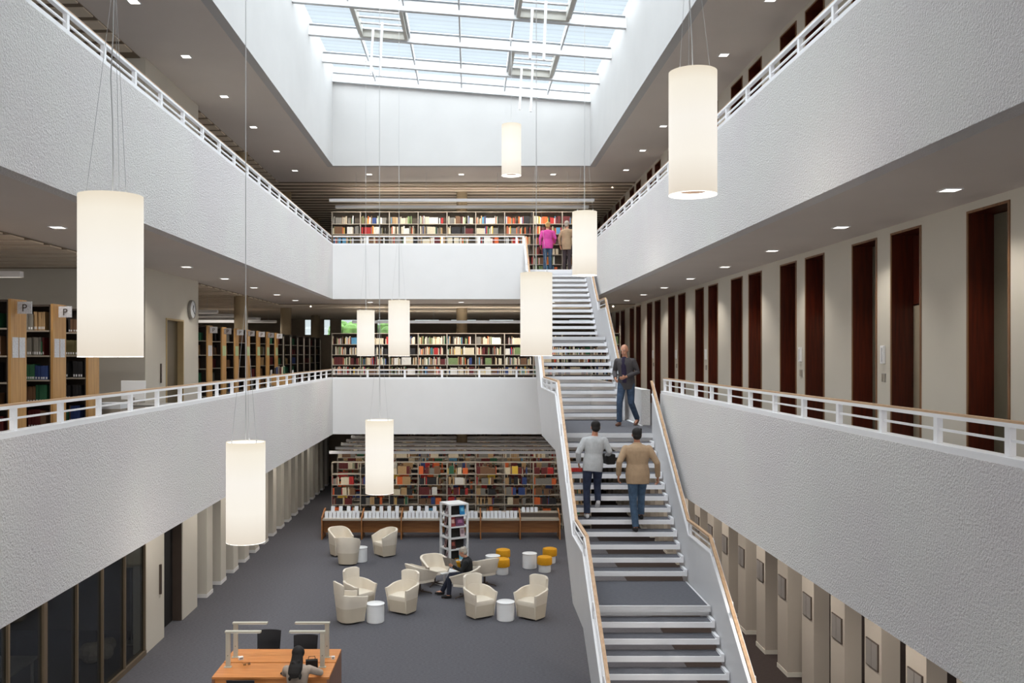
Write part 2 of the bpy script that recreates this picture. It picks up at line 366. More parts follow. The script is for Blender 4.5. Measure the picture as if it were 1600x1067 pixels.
# lift core on the left
for z0, z1, nm in ((H2, CE2, 'middle'), (H3, CE3, 'upper')):
    b = MB(); x1 = -6.75; y0, y1 = 18.9, 22.6
    if nm == 'middle':
        dz = 6.85
        b.box(-10.2, x1, y0, 20.18, z0, z1).box(-10.2, x1, 21.4, y1, z0, z1).box(-10.2, x1, 20.18, 21.4, dz, z1).box(-10.2, x1-.25, 20.18, 21.4, z0, dz)
    else: b.box(-10.2, x1, y0, y1, z0, z1)
    struct(b, 'wall_left_core_'+nm, 'wallbeige', f'cream lift core block on the {nm} gallery')
d = thing('door_1', 'brushed metal lift door in the cream core wall', 'door', (-6.75, 20.79, H2), kind='structure')
MB().box(-.2, -.12, -.58, .58, 0, 2.40).build('door_leaf', mat('bronze_lift_door', s(96, 86, 68), .35, .15, 1.2, metal=.4), d)
MB().box(-.12, .02, -.61, -.57, 0, 2.44).box(-.12, .02, .57, .61, 0, 2.44).box(-.12, .02, -.57, .57, 2.40, 2.44).build('door_frame', mat('pale_brass_frame', s(190, 166, 122), .5), d)
cp = thing('lift_call_panel', 'slim dark call panel beside the lift door', 'control panel', (-6.745, 19.83, 5.42))
MB().box(0, .02, -.03, .03, 0, .42).build('plate', 'dark', cp); MB().box(.02, .03, -.012, .012, .1, .13).box(.02, .03, -.012, .012, .2, .23).build('button', 'grey', cp)
# wall clock
ck = thing('wall_clock', 'round white wall clock on the cream core wall', 'clock', (-6.74, 21.95, 7.12))
f_ = MB(); f_.tube([(0,0,0), (.05,0,0)], .21, 28, lat=(0,1,0)); f_.build('clock_face', 'paper', ck, smooth=True)
f_ = MB(); n = 28
for k in range(n):
    a = 2*math.pi*k/n; b = 2*math.pi*(k+1)/n
    f_.add([(x, r_*math.cos(q), r_*math.sin(q)) for q in (a, b) for r_ in (.205, .23) for x in (0, .065)], [(0,1,5,4),(1,3,7,5),(3,2,6,7),(2,0,4,6)])
f_.build('clock_rim', 'grey', ck)
MB().obox((.055,0,0), (0,.5,.86), .015, .012, .12, up=(1,0,0)).build('hour_hand', 'black', ck)
MB().obox((.058,0,0), (0,.75,-.6), .01, .01, .17, up=(1,0,0)).build('minute_hand', 'black', ck)

# ---------------------------------------------------------------- right office wall with door recesses
near = [11.97+3.27*k for k in range(-3, 10)]; far = [13.27+3.27*k for k in range(-3, 10)]
ops = sorted([(y, y+.87, 'n', i) for i, y in enumerate(near)]+[(y, y+.87, 'f', i) for i, y in enumerate(far)])
dn = 2
for z0, z1, nm in ((H2, CE2, 'middle'), (H3, CE3, 'upper')):
    w = MB(); yp = YO0; top = z1-.10
    for a, b, *_ in ops: w.box(XW, XW+.34, yp, a, z0, z1); yp = b
    w.box(XW, XW+.34, yp, YO1, z0, z1); [w.box(XW, XW+.34, a, b, top, z1) for a, b, *_ in ops]
    struct(w, 'wall_right_offices_'+nm, 'wallbeige', f'cream wall of office piers on the {nm} gallery at the right')
    vis = [o for o in ops if o[0] > 6.0 and (nm == 'middle' or o[0] > 11)]
    for j, (a, b, kd, i) in enumerate(vis):
        pair = 'half-open dark red' if kd == 'n' else 'dark red'
        dd = thing(f'door_{dn}', f'{ORD[j]} full-height dark red door recess from the viewer on the {nm} gallery', 'door', (XW, (a+b)/2, z0), kind='structure'); dn += 1
        h = top-z0
        MB().box(0, .335, .405, .432, 0, h-.03).box(0, .335, -.432, -.405, 0, h-.03).box(0, .335, -.405, .405, h-.03, h-.002).build('reveal_lining', 'maroon', dd)
        MB().box(-.012, 0, .40, .435, 0, h).box(-.012, 0, -.435, -.40, 0, h).box(-.012, 0, -.40, .40, h-.03, h).build('door_trim', 'doorframe', dd)
        if kd == 'n':
            MB().box(.30, .335, -.40, .40, 0, 2.32).build('door_leaf', 'leafbeige', dd)
            MB().box(.30, .335, -.40, .40, 2.34, h-.04).build('transom_panel', 'maroon', dd)
            MB().tube([(.24, -.30, 1.02), (.24, -.18, 1.02)], .012).tube([(.24, -.18, 1.02), (.31, -.18, 1.02)], .012).build('door_handle', 'grey', dd)
        else:
            MB().box(.30, .335, -.40, .40, 0, h-.04).build('door_leaf', 'olive', dd)
            MB().tube([(.24, -.30, 1.02), (.24, -.18, 1.02)], .012).tube([(.24, -.18, 1.02), (.31, -.18, 1.02)], .012).build('door_handle', 'grey', dd)
struct(MB().box(XW+.34, XW+.4, YO0, YO1, H2, CE2).box(XW+.34, XW+.4, YO0, YO1, H3, CE3), 'wall_right_backing', 'black', 'dark backing behind the office doors')
for j, y in enumerate((13.05, 16.31, 22.85, 26.12, 29.4)):
    q = thing('intercom', f'{ORD[j]} white intercom handset from the viewer between two doors', 'intercom', (XW, y, H2+1.50))
    MB().box(-.04, 0, -.05, .05, 0, .26).build('housing', 'tablewhite', q, bevel=.008); MB().box(-.055, -.04, -.03, .0, .03, .23).build('handset', 'steelgrey', q, bevel=.006)
    q = thing('light_switch', f'{ORD[j]} grey double light switch from the viewer, below an intercom', 'switch', (XW, y, H2+1.24))
    MB().box(-.012, 0, -.06, .06, 0, .12).build('switch_plate', 'grey', q); MB().box(-.018, -.012, -.05, -.005, .01, .11).box(-.018, -.012, .005, .05, .01, .11).build('rocker', 'shelfmetal', q)

# ---------------------------------------------------------------- ground floor piers
k = 0
for n in range(-8, 19):
    y = 17.01+1.292*n
    if 4 < y < 43:
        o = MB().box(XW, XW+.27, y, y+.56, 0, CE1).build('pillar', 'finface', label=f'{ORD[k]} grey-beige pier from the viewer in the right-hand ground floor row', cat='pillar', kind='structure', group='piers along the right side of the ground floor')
        MB().box(-.01, 0, -.01, .57, 0, .09).box(0, .27, -.012, 0, 0, .09).build('base_trim', 'wallbeige', o).location = (XW, y, 0)
        if y > 8:
            q = thing('notice_board', f'{ORD[k]} grey two-part display panel from the viewer on the right-hand piers', 'display panel', (XW, y+.28, 1.42), group='display panels on the right-hand piers')
            MB().box(-.02, 0, -.2, .2, 0, .40).build('frame', 'dark', q); MB().box(-.026, -.02, -.185, -.008, .015, .385).box(-.026, -.02, .008, .185, .015, .385).build('panel_sheet', 'panelgrey', q)
        k += 1
XG = -6.53; k = 0
for n in range(0, 16):
    y = 22.56+1.27*n
    if y < 43:
        o = MB().box(XG-.3, XG, y, y+.52, 0, CE1).build('pillar', 'wallbeige', label=f'{ORD[k]} cream pier from the dark doorway in the left-hand ground floor row', cat='pillar', kind='structure', group='piers along the left side of the ground floor')
        MB().box(0, .012, -.01, .53, 0, .09).box(-.3, 0, -.012, 0, 0, .09).build('base_trim', 'white', o).location = (XG, y, 0); k += 1
gl = MB().box(XG-.25, XG, 18.3, 19.42, 0, CE1).box(XG-.25, XG, 20.68, 21.78, 0, CE1)
struct(gl, 'wall_left_ground', 'wallbeige', 'cream wall pieces either side of the dark doorway, ground floor left')
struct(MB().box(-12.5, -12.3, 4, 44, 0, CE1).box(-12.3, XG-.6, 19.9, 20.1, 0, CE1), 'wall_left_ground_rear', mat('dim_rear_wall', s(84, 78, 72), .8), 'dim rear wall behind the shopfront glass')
dd = thing(f'door_{dn}', 'dark open doorway in the ground floor wall at the left', 'door', (XG, 20.05, 0), kind='structure')
MB().box(-.28, -.22, -.62, .62, 0, CE1-.02).build('door_leaf', 'black', dd); MB().box(-.22, -.02, .58, .62, 0, CE1-.02).build('reveal_lining', 'shelfdark', dd)  # black sheet fills the open doorway, standing in for its dark inside
hp = MB().box(XG, XG+.04, 19.10, 19.16, 1.00, 1.62).build('door_pull', 'dark', label='slim dark vertical slot plate on the cream wall beside the dark doorway', cat='slot plate')
# shopfront glazing
sf = thing('window_20', 'tall glazed shopfront with bronze mullions on the ground floor left', 'glazing', (XG, 0, 0), kind='structure')
ys = [18.25, 17.2, 16.15, 15.1, 13.96, 12.85, 11.8, 10.75, 9.7, 8.65, 7.6]
mu = mat('bronze_mullion', s(104, 90, 72), .5, .05, 3)
for j, y in enumerate(ys):
    w_ = .11 if j in (4,) else .045
    MB().box(-.08, .02, y-w_/2, y+w_/2, .1, CE1-.02).build('mullion', mu, sf)
    if j: MB().box(-.03, -.015, y+.03, ys[j-1]-.03, .1, CE1-.02).build('glass_pane', 'glass', sf)
MB().box(-.10, .03, 7.6, 18.28, 0, .1).build('sill_rail', mu, sf)
# things behind the glass
lp = thing('drum_lamp', 'cream drum lamp behind the shopfront glass', 'lamp', (-7.08, 19.0, 0))
MB().lathe([(.17, 1.62), (.17, 2.0)], seg=24, cap=False).build('lamp_shade', 'cream', lp, smooth=True); MB().tube([(0,0,0), (0,0,1.8)], .015).build('pole', 'grey', lp); MB().lathe([(.16, 0), (.16, .03)]).build('base', 'grey', lp)
bd = MB()
for k in range(14): bd.ball((-7.3+random.uniform(-.3, .3), 17.9+random.uniform(-.35, .3), .16+random.uniform(-.02, .12)), random.uniform(.12, .18), seg=7, rings=5)
bd.build('fabric_bundle', mat('crumpled_cloth', s(170, 160, 150), .9, .1), label='crumpled pale fabric bundle on the floor behind the shopfront glass', cat='fabric')
tb = thing('side_table', 'grey table standing behind the shopfront glass', 'table', (-8.2, 15.5, 0))
MB().box(-.6, .6, -.5, .5, .70, .74).build('tabletop', 'grey', tb)
for a in (-.55, .51):
    for b in (-.45, .41): MB().box(a, a+.04, b, b+.04, 0, .70).build('leg', 'grey', tb)
for j, y in enumerate((13.3, 11.6)):
    c_ = thing('bookcase', f'{["second","first"][j]} dim grey cabinet from the viewer behind the shopfront glass', 'cabinet', (-9.2, y, 0))
    MB().box(-.5, .5, -.25, .25, 0, 2.1).build('carcass', 'grey', c_); MB().box(.0, .51, -.23, -.01, .1, 2.0).box(.0, .51, .01, .23, .1, 2.0).build('door', 'shelfmetal', c_)

# ---------------------------------------------------------------- round columns
def column(x, y, z0, z1, lab):
    MB().lathe([(.205, z0), (.205, z1)], (x, y, 0), 24).build('pillar', 'column', smooth=True, label=lab, cat='column', kind='structure')
for z0, z1, nm in ((H2, CE2, 'middle'), (H3, CE3, 'upper')):
    for j, y in enumerate((27.8, 34.6, 41.2)): column(-7.0, y, z0, z1, f'{ORD[j]} round beige column from the viewer at the left of the {nm} gallery')
    column(-.3, 34.6, z0, z1, f'round beige column behind the far bookcase on the {nm} gallery')
column(-.3, 34.6, 0, CE1, 'round beige column among the ground floor book stacks')

# ---------------------------------------------------------------- skylight
by = [29.72, 27.7, 25.35, 23.0, 20.65, 18.3, 15.95, 13.6, 11.25, 8.9, 6.55, 4.2, 1.85]
sk = thing('skylight', 'long glazed skylight with white beams over the atrium', 'skylight', (0, 0, 0), kind='structure')
def slab(x0, x1, y0, y1, dz0, dz1, mb, mi=0):
    mb.add([(x,y,zr(x)+dz) for dz in (dz0, dz1) for x,y in ((x0,y0),(x1,y0),(x1,y1),(x0,y1))], [(3,2,1,0),(4,5,6,7),(0,1,5,4),(1,2,6,5),(2,3,7,6),(3,0,4,7)], mi)
for j, y in enumerate(by):
    b = MB(); w_ = .05 if j else .06
    slab(XL, XR, y-w_, y+w_, -.31, 0, b); slab(XL, XR, y-w_-.02, y+w_+.02, -.33, -.31, b, 1)  # lower flange in grey: shade under the beam put into its colour
    b.build('roof_beam', ['beam', 'barline'], sk)
xs = [XL+(XR-XL)/6*i for i in range(7)]
vent = {(1, 3): 0, (4, 2): 1, (4, 4): 2}
vl = ['upper left opening roof vent with louvres in the skylight', 'opening roof vent in the skylight nearest the far end wall', 'opening roof vent cut off by the top edge, above the right side of the skylight', 'opening roof vent high above on the left side']
for i in range(7):
    for j in range(1, len(by)):
        if 0 < i < 6:
            b = MB(); slab(xs[i]-.022, xs[i]+.022, by[j]+.05, by[j-1]-.05, -.20, -.005, b); b.build('glazing_bar', 'barline', sk, kind='stuff' if by[j] < 8 else None)
        if i < 6:
            g = MB(); slab(xs[i]+.025, xs[i+1]-.025, by[j]+.06, by[j-1]-.06, -.03, -.02, g); g.build('glass_pane', 'skyglass', sk)
            if (i, j) not in vent and by[j] > 17:
                g = MB(); slab(xs[i]+.025, xs[i+1]-.025, by[j-1]-.095, by[j-1]-.055, -.055, -.03, g)
                g.build('gasket', 'gasket', sk)
for (i, j), q in vent.items():
    v_ = thing('roof_vent', vl[q], 'roof vent', (0, 0, 0))
    x0, x1, y0, y1 = xs[i]+.04, xs[i+1]-.04, by[j]+.09, by[j-1]-.09
    b = MB()
    slab(x0, x1, y0, y0+.09, -.30, -.04, b); slab(x0, x1, y1-.09, y1, -.30, -.04, b); slab(x0, x0+.09, y0+.09, y1-.09, -.30, -.04, b); slab(x1-.09, x1, y0+.09, y1-.09, -.30, -.04, b)
    b.build('vent_frame', 'ventframe', v_)
    b = MB(); m_ = 5
    for u in range(m_):
        yy = y0+.2+(y1-y0-.4)*u/(m_-1); slab(x0+.09, x1-.09, yy, yy+.10, -.12, -.09, b)
    b.build('louvre', 'steelgrey', v_)
    xm = (x0+x1)/2
    for u, (dx, ln) in enumerate(((-.28, 1.25), (.02, 1.45))):
        zt = zr(xm)-.12
        MB().tube([(xm+dx, y1-.25-.5*u, zt), (xm+dx-.06, y1-.3-.5*u, zt-ln)], .035, 8).build('actuator_rod', 'steel', v_, smooth=True)

# ---------------------------------------------------------------- railings on the parapets
def railing(name, label, x, y0, y1, z, posts, axis='Y', fixed=None):
    """coping at z, rail .31 above; runs along Y at x (or along X at y=fixed)"""
    r = thing(name, label, 'railing', (0,0,0))
    def bx(a0, a1, w0, w1, z0, z1, nm, m_, mi=0):
        if axis == 'Y': MB().box(x+w0, x+w1, a0, a1, z0, z1).build(nm, m_, r)
        else: MB().box(a0, a1, fixed+w0, fixed+w1, z0, z1).build(nm, m_, r)
    bx(y0, y1, -.075, .075, z, z+.055, 'coping', 'steel')
    bx(y0, y1, -.03, .03, z+.275, z+.308, 'top_flat', 'steel')
    bx(y0, y1, -.028, .028, z+.308, z+.326, 'handrail', 'handwood')
    bx(y0, y1, -.012, .012, z+.165, z+.185, 'mid_rail', 'steel')
    for p in posts: bx(p-.032, p+.032, -.025, .025, z+.05, z+.285, 'post', 'steel')
    return r
zc2, zc3 = H2+t, H3+t-.02
railing('railing', 'white railing on the left parapet of the middle gallery', XL-.08, 1.1, YF+.1, zc2, [9.1+1.045*n for n in range(-7, 20)])
railing('railing', 'white railing on the left parapet of the upper gallery', XL-.08, 1.1, YF+.1, zc3, [10.29+1.045*n for n in range(-8, 19)])
railing('railing', 'white railing on the right parapet of the middle gallery, ending at the landing', XR+.08, 1.1, 18.82, zc2, [6.775+1.045*n for n in range(-5, 12)]+[18.76])
railing('railing', 'white railing on the right parapet of the upper gallery', XR+.08, 1.1, YF+.1, zc3, [10.04+1.045*n for n in range(-8, 19)])
railing('railing', 'white railing across the far end of the middle gallery', 0, XL, XR+.1, zc2, [-3.36+1.224*n for n in range(0, 6)], 'X', YF+.08)
railing('railing', 'white railing across the far end of the upper gallery', 0, XL, 1.80, zc3, [-3.36+1.224*n for n in range(0, 5)]+[1.76], 'X', YF+.08)

# ---------------------------------------------------------------- staircase
RI = H2/25; TR = .2556
def tread(z, y, par, last=False):
    """nosing at y, tread surface height z"""
    o = MB().box(1.84, 3.76, y, y+TR+.035, z-.085, z-.004, 0).box(1.86, 3.70, y+.028, y+TR+.035, z-.004, z+.004, 1).box(3.71, 3.76, y, y+TR+.03, z-.004, z+.03, 0).build('tread', ['steel', 'stepcarpet'], par)
st = thing('staircase', 'white open-riser staircase with grey carpeted treads climbing through the atrium', 'staircase', (0,0,0))
Y2 = 18.78; YB = 21.94     # landing on the middle level
lands = []
for k in range(1, 13): tread(H2-RI*k, Y2-TR*k, st)
zl1 = H2-RI*13; yl1b = Y2-TR*12; yl1f = yl1b-1.53
for j in range(1, 12): tread(zl1-RI*j, yl1f-TR*j, st)
yt = YF
for k in range(1, 13): tread(H3-RI*k, yt-TR*k, st)
zl2 = H3-RI*13; yl2b = yt-TR*12; yl2f = yl2b-1.53
for j in range(1, 12): tread(zl2-RI*j, yl2f-TR*j, st)
YB = yl2f-TR*11.0
def landing(z, y0, y1, x1=3.76, x0=1.84, th=.17):
    MB().box(x0, x1, y0+.08, y1, z-th, z-.004, 0).box(x0, x1, y0+.03, y0+.08, z-.085, z-.004, 0).box(x0+.02, x1-.04, y0+.04, y1, z-.004, z+.004, 1).box(x0, x1, y0-.01, y0+.03, z-.09, z+.003, 0).build('landing', ['steelgrey', 'stepcarpet'], st)
landing(zl1, yl1f, yl1b+.03); landing(zl2, yl2f, yl2b+.03); landing(H2, Y2, YB+.3, 3.948)
MB().box(3.76, 3.945, Y2+.02, 20.9, H2+.0045, H2+.007).build('landing_carpet', 'stepcarpet', st)
MB().box(3.86, 3.92, 20.6, 22.4, H2+.006, H2+.02).build('floor_strip', 'steel', st)
MB().box(1.84, 3.90, YF-.03, YF-.002, H3-.30, H3-.02).build('head_fascia', 'steel', st)
def line_pts(off):
    """profile (y,z) of the stair at a vertical offset above the walking line, bottom to top"""
    y_end = yl1f-TR*12; 
    return [(y_end, 0+off), (yl1f+.05, zl1+off), (yl1b-.05, zl1+off), (Y2+.05, H2+off)], [(YB+.02, H2+off), (yl2f+.05, zl2+off), (yl2b-.05, zl2+off), (YF-.01, H3+off)]
TOPO, BOTO = .80, -.36
for x0, x1, nm in ((1.775, 1.825, 'left'), (3.775, 3.825, 'right')):
    lo_t, up_t = line_pts(TOPO); lo_b, up_b = line_pts(BOTO)
    poly = lo_t+up_t+list(reversed(up_b))+list(reversed(lo_b))
    if nm == 'left':
        poly = [(y, max(z, .02)) for y, z in poly]
        MB().prism_yz(poly, x0, x1).build('stringer_panel', 'steelgrey', st, label='white solid side panel on the left of the stairs')
    else:
        for a, b in ((lo_t, lo_b), (up_t, up_b)):
            MB().prism_yz([(y, max(z, .02)) for y, z in a+list(reversed(b))], x0, x1).build('stringer_panel', 'steelgrey', st, label='white solid side panel on the right of the stairs')
    runs = [lo_t+up_t] if nm == 'left' else [lo_t, up_t]
    xm = (x0+x1)/2; sx = .035 if nm == 'left' else -.035
    for run in runs:
        cb, hr, mb_, fl = MB(), MB(), MB(), MB()
        for a, b in zip(run[:-1], run[1:]):
            A = Vector((xm, a[0], a[1])); B = Vector((xm, b[0], b[1])); d_ = B-A; L_ = d_.length
            cb.obox(A+Vector((0,0,.01)), d_, .075, .02, L_)
            hr.obox(A+Vector((sx,0,.275)), d_, .05, .035, L_)
            fl.obox(A+Vector((sx*.5,0,.245)), d_, .05, .02, L_)
            mb_.obox(A+Vector((0,0,.125)), d_, .02, .02, L_)
            n_ = max(1, int(L_/1.05))
            for q in range(n_+1):
                P_ = A+d_*min(max(q/n_, .01), .99); MB().box(P_.x-.02, P_.x+.02, P_.y-.03, P_.y+.03, P_.z, P_.z+.24).build('post', 'steel', st)
        cb.build('panel_cap', 'steel', st); hr.build('handrail', 'handwood', st, label='oak handrail'); fl.build('rail_flat', 'steel', st); mb_.build('mid_rail', 'steel', st)
def P(px, py, Y): return Vector(((px-VX)*Y/F, Y, EYE+(VY-py)*Y/F))

# ---------------------------------------------------------------- pendant lamps
LAMP_R, LAMP_H = .262, 1.36
lamps = [(173, 306, 7.66, 'large lit cylinder pendant in front of the cream core wall at the left'),
         (384, 690, 12.35, 'lit cylinder pendant hanging in front of the left-hand ground floor piers'),
         (593, 656, 16.9, 'lit cylinder pendant hanging lowest before the ground floor book stacks'),
         (571.5, 485, 27.2, 'smallest lit cylinder pendant, before the middle gallery bookcases'),
         (623.5, 469.5, 22.2, 'lit cylinder pendant overlapping the lower edge of the upper far parapet'),
         (838, 426.5, 14.9, 'lit cylinder pendant hanging in front of the left edge of the upper stair flight'),
         (913.5, 331, 19.4, 'lit cylinder pendant beside the two people at the head of the stairs'),
         (1082.5, 113, 10.05, 'large lit cylinder pendant before the right upper parapet, open end visible'),
         (799, 195, 24.3, 'highest lit cylinder pendant, before the white well wall under the skylight')]
proto = None
for i, (px, py, Y, lab) in enumerate(lamps):
    p = P(px, py, Y); L_ = zr(p.x)-.33-p.z
    t_ = thing('pendant_lamp', lab, 'pendant lamp', p, 0, 'cylinder pendant lamps in the atrium')
    b = MB(); n = 40
    b.lathe([(LAMP_R, -LAMP_H), (LAMP_R, 0)], seg=n, cap=False); b.lathe([(LAMP_R-.006, 0), (LAMP_R-.006, -LAMP_H)], seg=n, cap=False)
    b.build('lamp_shade', 'shade', t_, smooth=True)
    MB().lathe([(.145, -LAMP_H+.042), (.145, -LAMP_H+.05)], seg=n).build('reflector_disc', 'disc', t_)
    MB().lathe([(.14, -LAMP_H+.046), (LAMP_R-.01, -LAMP_H+.004), (LAMP_R, -LAMP_H), (LAMP_R, -LAMP_H+.008)], seg=n, cap=False).build('bottom_rim', 'rim', t_, smooth=True)
    MB().lathe([(LAMP_R-.01, -.02), (LAMP_R-.01, -.012)], seg=n).build('top_disc', 'rim', t_)
    pts = [(0, 0, -.02), (0, 0, .5), (0, 0, L_)]
    if i == 0: pts = [(.015, 0, -.02), (.02, 0, .3), (.015, 0, .65), (.0, 0, 1.0), (.02, 0, 1.35), (.035, 0, 2.0), (.035, 0, L_)]
    if i in (7,): pts = [(0, 0, -.02), (-.01, 0, .35), (-.035, 0, .8), (-.03, 0, L_)]
    MB().tube(pts, .0055, 6).build('power_cable', 'cord', t_)
    for a in (90, 210, 330):
        q = Vector((math.cos(R(a)), math.sin(R(a)), 0))*(LAMP_R-.07)
        MB().tube([q+Vector((0,0,-.02)), q+Vector((0,0,.03))], .010, 6).tube([q, Vector((pts[-2][0], 0, 1.9))], .002, 5).build('suspension_wire', 'cord', t_)
    MB().lathe([(.03, 0), (.03, .04)], (pts[-1][0], 0, L_-.04), 12).build('ceiling_rose', 'steel', t_)
    pl = bpy.data.lights.new('pendant glow', 'POINT'); pl.energy = 18; pl.shadow_soft_size = .2; pl.color = (1, .93, .84)
    lo = bpy.data.objects.new('pendant_light', pl); C.objects.link(lo); lo.location = p+Vector((0, 0, -LAMP_H-.25))

# ---------------------------------------------------------------- recessed downlights
def spot(loc, e, ang=115, col=(1, .94, .86)):
    l = bpy.data.lights.new('downlight', 'SPOT'); l.energy = e; l.spot_size = R(ang); l.spot_blend = .7; l.shadow_soft_size = .06; l.color = col
    o = bpy.data.objects.new('downlight', l); C.objects.link(o); o.location = loc; return o
dl = []
for n in range(-2, 10):
    y = 9.95+2.93*n
    dl += [(5.26, y, CE2, 'right side of the middle gallery'), (-5.84, y, CE2, 'left side of the middle gallery'), (5.24, y, CE3, 'right side of the upper gallery'), (-5.88, y+.1, CE3, 'left side of the upper gallery')]
dl += [(-3.45, 31.2, CE3, 'far end of the upper gallery'), (-.29, 31.2, CE3, 'far end of the upper gallery'), (2.86, 31.2, CE3, 'far end of the upper gallery'),
       (-3.45, 31.5, CE2, 'far end of the middle gallery'), (-.3, 31.5, CE2, 'far end of the middle gallery'), (2.86, 31.5, CE2, 'far end of the middle gallery')]
cnt = {}
for x, y, z, where in dl:
    k = cnt.get(where, 0); cnt[where] = k+1
    vis = y > 6
    if vis:
        q = thing('recessed_downlight', f'{ORD[k]} square downlight ' + ('from the left, ' if 'far' in where else 'from the viewer, ')+f'{where}', 'downlight', (x, y, z), group='square downlights in the gallery soffits')
        MB().box(-.10, .10, -.10, -.085, -.012, 0).box(-.10, .10, .085, .10, -.012, 0).box(-.10, -.085, -.085, .085, -.012, 0).box(.085, .10, -.085, .085, -.012, 0).build('trim_frame', 'steel', q)
        MB().box(-.085, .085, -.085, .085, -.008, 0).build('lens', 'lens', q)
    spot((x, y, z-.03), 60)

for y in (6.5, 9.5, 12.5, 15.5, 18.5, 21.5, 24.5, 27.5, 30.5, 33.5, 36.5):
    for x in (4.9, -5.4):
        if x > 0 and y > 29: continue
        q = thing('recessed_downlight', f'lit square downlight under the {"right" if x > 0 else "left"} middle gallery, out of view above the ground floor aisle', 'downlight', (x, y, CE1), group='square downlights over the ground floor aisles')
        MB().box(-.10, .10, -.10, -.085, -.012, 0).box(-.10, .10, .085, .10, -.012, 0).box(-.10, -.085, -.085, .085, -.012, 0).box(.085, .10, -.085, .085, -.012, 0).build('trim_frame', 'steel', q)
        MB().box(-.085, .085, -.085, .085, -.008, 0).build('lens', 'lens', q); spot((x, y, CE1-.03), 150 if x > 0 else 95, 150)
# ---------------------------------------------------------------- linear luminaires, their light, and added fill lamps
def area(loc, sx, sy, e, col=(1, .93, .84), rot=(0,0,0)):
    l = bpy.data.lights.new('luminaire', 'AREA'); l.shape = 'RECTANGLE'; l.size = sx; l.size_y = sy; l.energy = e; l.color = col  # shared by the hung strips and the added fill lamps without fixtures
    o = bpy.data.objects.new('area_light', l); C.objects.link(o); o.location = loc; o.rotation_euler = rot; return o
def luminaire(x0, x1, y, z, ztop, lab, e, w_=.12):
    ztop -= .13 if ztop != CE3 and y > 5 else 0
    q = thing('linear_luminaire', lab, 'ceiling lamp', ((x0+x1)/2, y, z)); h = (x1-x0)/2
    MB().box(-h, h, -w_/2, w_/2, 0, .09).build('housing', 'steelgrey', q); MB().box(-h+.02, h-.02, -w_/2+.015, w_/2-.015, -.006, 0).build('diffuser', 'bar', q)
    for a in (-h*.8, -h*.27, h*.27, h*.8): MB().tube([(a, 0, .09), (a, 0, ztop-z)], .004, 5).build('suspension_wire', 'cord', q)
    if e: area(((x0+x1)/2, y, z-.012), x1-x0-.1, w_-.03, e)
luminaire(-4.78, 4.24, 30.95, 11.24, CE3, 'long hanging strip lamp in front of the upper gallery bookcases', 80)
luminaire(-4.78, 4.24, 32.35, 11.24, CE3-.1, 'long hanging strip lamp behind the front strip, upper gallery', 45)
luminaire(-4.0, 3.6, 30.95, 7.10, CE2, 'long hanging strip lamp in front of the middle gallery bookcases', 80)
luminaire(-4.78, 4.24, 30.95, 2.66, CE1, 'long hanging strip lamp above the ground floor display benches', 26)
for k in range(1, 5): luminaire(-4.78, 4.24, 30.95+1.42*k, 2.66, CE1, f'{ORD[k]} long hanging strip lamp from the front over the ground floor stacks', 14)
for k, y in enumerate((11.2, 12.7, 14.2)): luminaire(-10.5, -7.0, y, 7.25, CE2, f'{ORD[k]} strip lamp from the viewer over the lettered shelves at the left', 55)
for k, y in enumerate((24.0, 26.7, 29.4, 32.1, 34.8)): luminaire(-10.5, -7.4, y, 7.25, CE2, f'{ORD[k]} strip lamp from the viewer over the shelves beyond the lift core', 40)
for x, y, z, e in ((-9, 12, 11.9, 60), (-9, 27, 11.9, 60), (-9.5, 36, 7.6, 60), (9, 20, 3.2, 30)): area((x, y, z), 2, 4, e)  # fill lamps added to brighten the library zones, no fixtures
for y, z, e in ((33.6, 11.35, 50), (33.6, 7.2, 50), (36.5, 7.2, 40), (36.5, 11.35, 30)): area((0, y, z), 9, .1, e, rot=(R(180), 0, 0))  # upward fill lamps added to brighten the far slatted ceilings, no fixtures

# ---------------------------------------------------------------- bookcases and their books
BK = []            # every book: x, y, z of its lower front left corner, thickness, height, depth, colour, shelf text, number on the shelf
PAL = [('cream', 16), ('white', 9), ('brown', 9), ('tan', 8), ('orange', 4), ('red', 3), ('dark red', 6), ('green', 3), ('pale green', 5), ('blue', 4), ('light blue', 2), ('black', 8), ('grey', 14), ('yellow', 1.5), ('olive', 4)]
def pick(pal): 
    tot = sum(w for _, w in pal); r_ = random.uniform(0, tot)
    for c, w in pal:
        r_ -= w
        if r_ <= 0: return c
    return pal[-1][0]
def fill(x0, x1, y, z, hmax, text, pal=PAL, dens=.9, tall=None, ser=.25):
    x = x0+.01; n = 0; col = pick(pal); hb = random.uniform(.20, .25); run = 0; th = .03
    stop = x0+(x1-x0)*random.uniform(dens-.12, min(1, dens+.1))
    while x < stop:
        if run <= 0:
            if random.random() < ser: run = random.randint(4, 9); col = pick(pal); hb = random.uniform(.19, .27); th = random.uniform(.024, .042)
            else: run = 1; col = pick(pal); hb = random.uniform(.18, .28); th = random.uniform(.015, .040)
        run -= 1
        if random.random() < .04: x += random.uniform(.03, .10)
        if x+th > x1-.005: break
        h = min(hb*random.uniform(.98, 1.02) if tall is None else tall, hmax-.03)
        BK.append((x, y+random.uniform(.0, .02), z, th*.96, h, random.uniform(.16, .20), col, text, n)); n += 1; x += th+.0008
